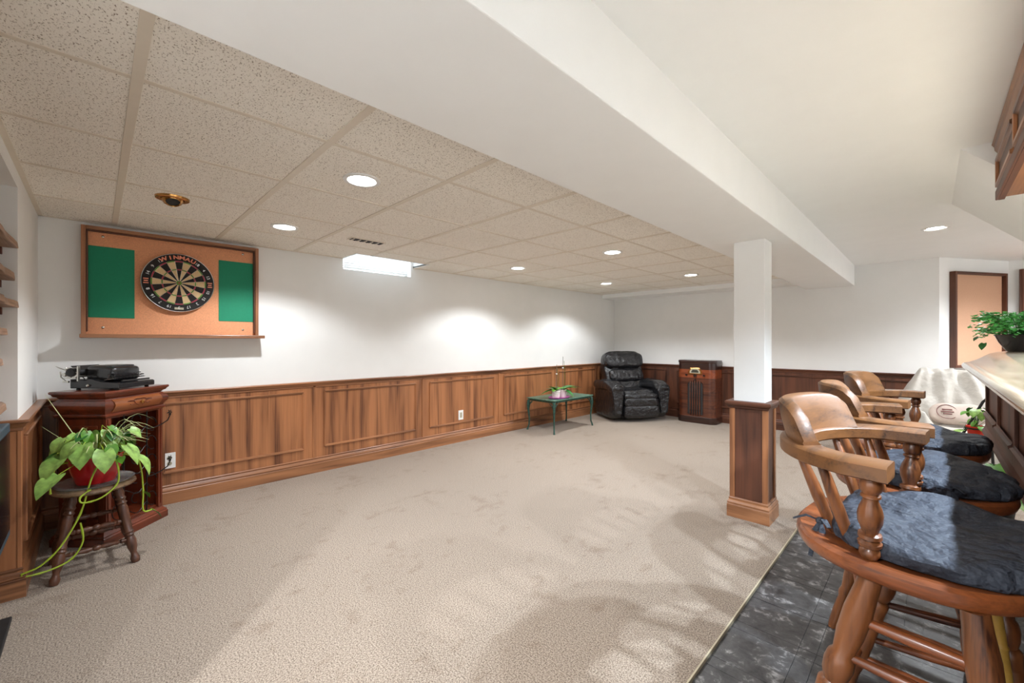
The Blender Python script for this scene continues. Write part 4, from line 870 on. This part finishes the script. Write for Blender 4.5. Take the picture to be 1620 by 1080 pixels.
MB().lathe([(.036,0),(.040,.003),(.050,.075),(.057,.080),(.057,.090),(.050,.088),(.0,.080)], 28).build('pot', M['redplastic'], pr_, True)
rnd = random.Random(5); stm = MB()
for k in range(20):
    a = rnd.uniform(0, 2*pi); r = rnd.uniform(.02,.12); p = Vector((r*cos(a)+.02, r*sin(a), .10+rnd.uniform(.0,.13))); stm.tube([(0,0,.08), (p.x*.4,p.y*.4,p.z), p], .0016, 5); put_leaf(pr_, LM[k%3], p, a-pi/2, rnd.uniform(-1.1,-.2), rnd.uniform(.45,.75))
for p, yaw, s in (((-.07,-.02,.05), 2.0, .9), ((-.09,-.05,.0), 2.2, .9), ((-.04,-.06,-.05), 2.6, .8)): stm.tube([(0,0,.08), (p[0]*.7,p[1]*.7,p[2]+.06), p], .0018, 5); put_leaf(pr_, LM[1], p, yaw, -.3, s)
stm.build('stems', M['leafd'], pr_, True)
fp_ = thing('floor_plant', 'broad-leaved green plant on the floor between the stools and the bar', 'potted plant', (.285, 4.27, 0))
MB().lathe([(.09,0),(.095,.005),(.12,.20),(.128,.205),(.122,.21),(.112,.195),(.0,.19)], 32).build('pot', M['blackmat'], fp_, True)
rnd = random.Random(21); stm = MB()
for k in range(30):
    a = rnd.uniform(0, 2*pi); r = rnd.uniform(.03,.24); p = Vector((r*cos(a), r*sin(a), .26+rnd.uniform(.0,.20))); stm.tube([(0,0,.19), (p.x*.4,p.y*.4,p.z), p], .0026, 5); put_leaf(fp_, LM[k%3], p, a-pi/2+rnd.uniform(-.4,.4), rnd.uniform(-1.1,-.1), rnd.uniform(1.1,1.9))
for p, yaw, pit, s in (((.01,-.10,.45), -2.6, -.7, 2.0), ((.05,-.14,.40), 3.0, -.5, 1.7), ((-.04,-.10,.38), 2.5, -.9, 1.7), ((.06,-.08,.33), -2.2, -.6, 1.6)): stm.tube([(0,0,.19), (p[0]*.4,p[1]*.4,p[2]), p], .0026, 5); put_leaf(fp_, LM[0], p, yaw, pit, s)
stm.build('stems', M['leafd'], fp_, True)
# boards on the slanted wall
bb = bpy.data.objects.new('bulletin_board', None); COL.objects.link(bb); bb.matrix_world = FD @ Matrix.Translation((.575, 0, 1.49)); bb.empty_display_size = .1
tag(bb, 'tall pale pinboard in a deep brown wooden frame on the slanted wall', 'pinboard')
MB().box(-.39,.39,.001,.02,-.50,.56).build('pin_panel', M['corkpale'], bb)
for a, b in ((-.42,-.39), (.39,.42)): MB().box(a, b, .001, .06, -.53, .59).build('frame_side', M['darkZ'], bb, bevel=.003)
MB().box(-.39,.39,.001,.06,.56,.59).box(-.39,.39,.001,.06,-.53,-.50).build('frame_rail', M['darkX'], bb, bevel=.003)
fr2 = thing('framed_panel', 'dark brown framed panel on the far wall at the right edge', 'panel', (ex+.40, ey, 1.49))
MB().box(-.27,.27,-.03,-.001,-.53,.59).build('panel', M['darkZ'], fr2)
for a, b in ((-.32,-.26), (.26,.32)): MB().box(a, b, -.05, -.001, -.58, .64).box(a+.02, b-.02, -.06, -.05, -.58, .64).build('frame_side', M['darkZ'], fr2, bevel=.003)
MB().box(-.26,.26,-.05,-.001,.59,.64).box(-.26,.26,-.05,-.001,-.58,-.53).build('frame_rail', M['darkX'], fr2, bevel=.003)
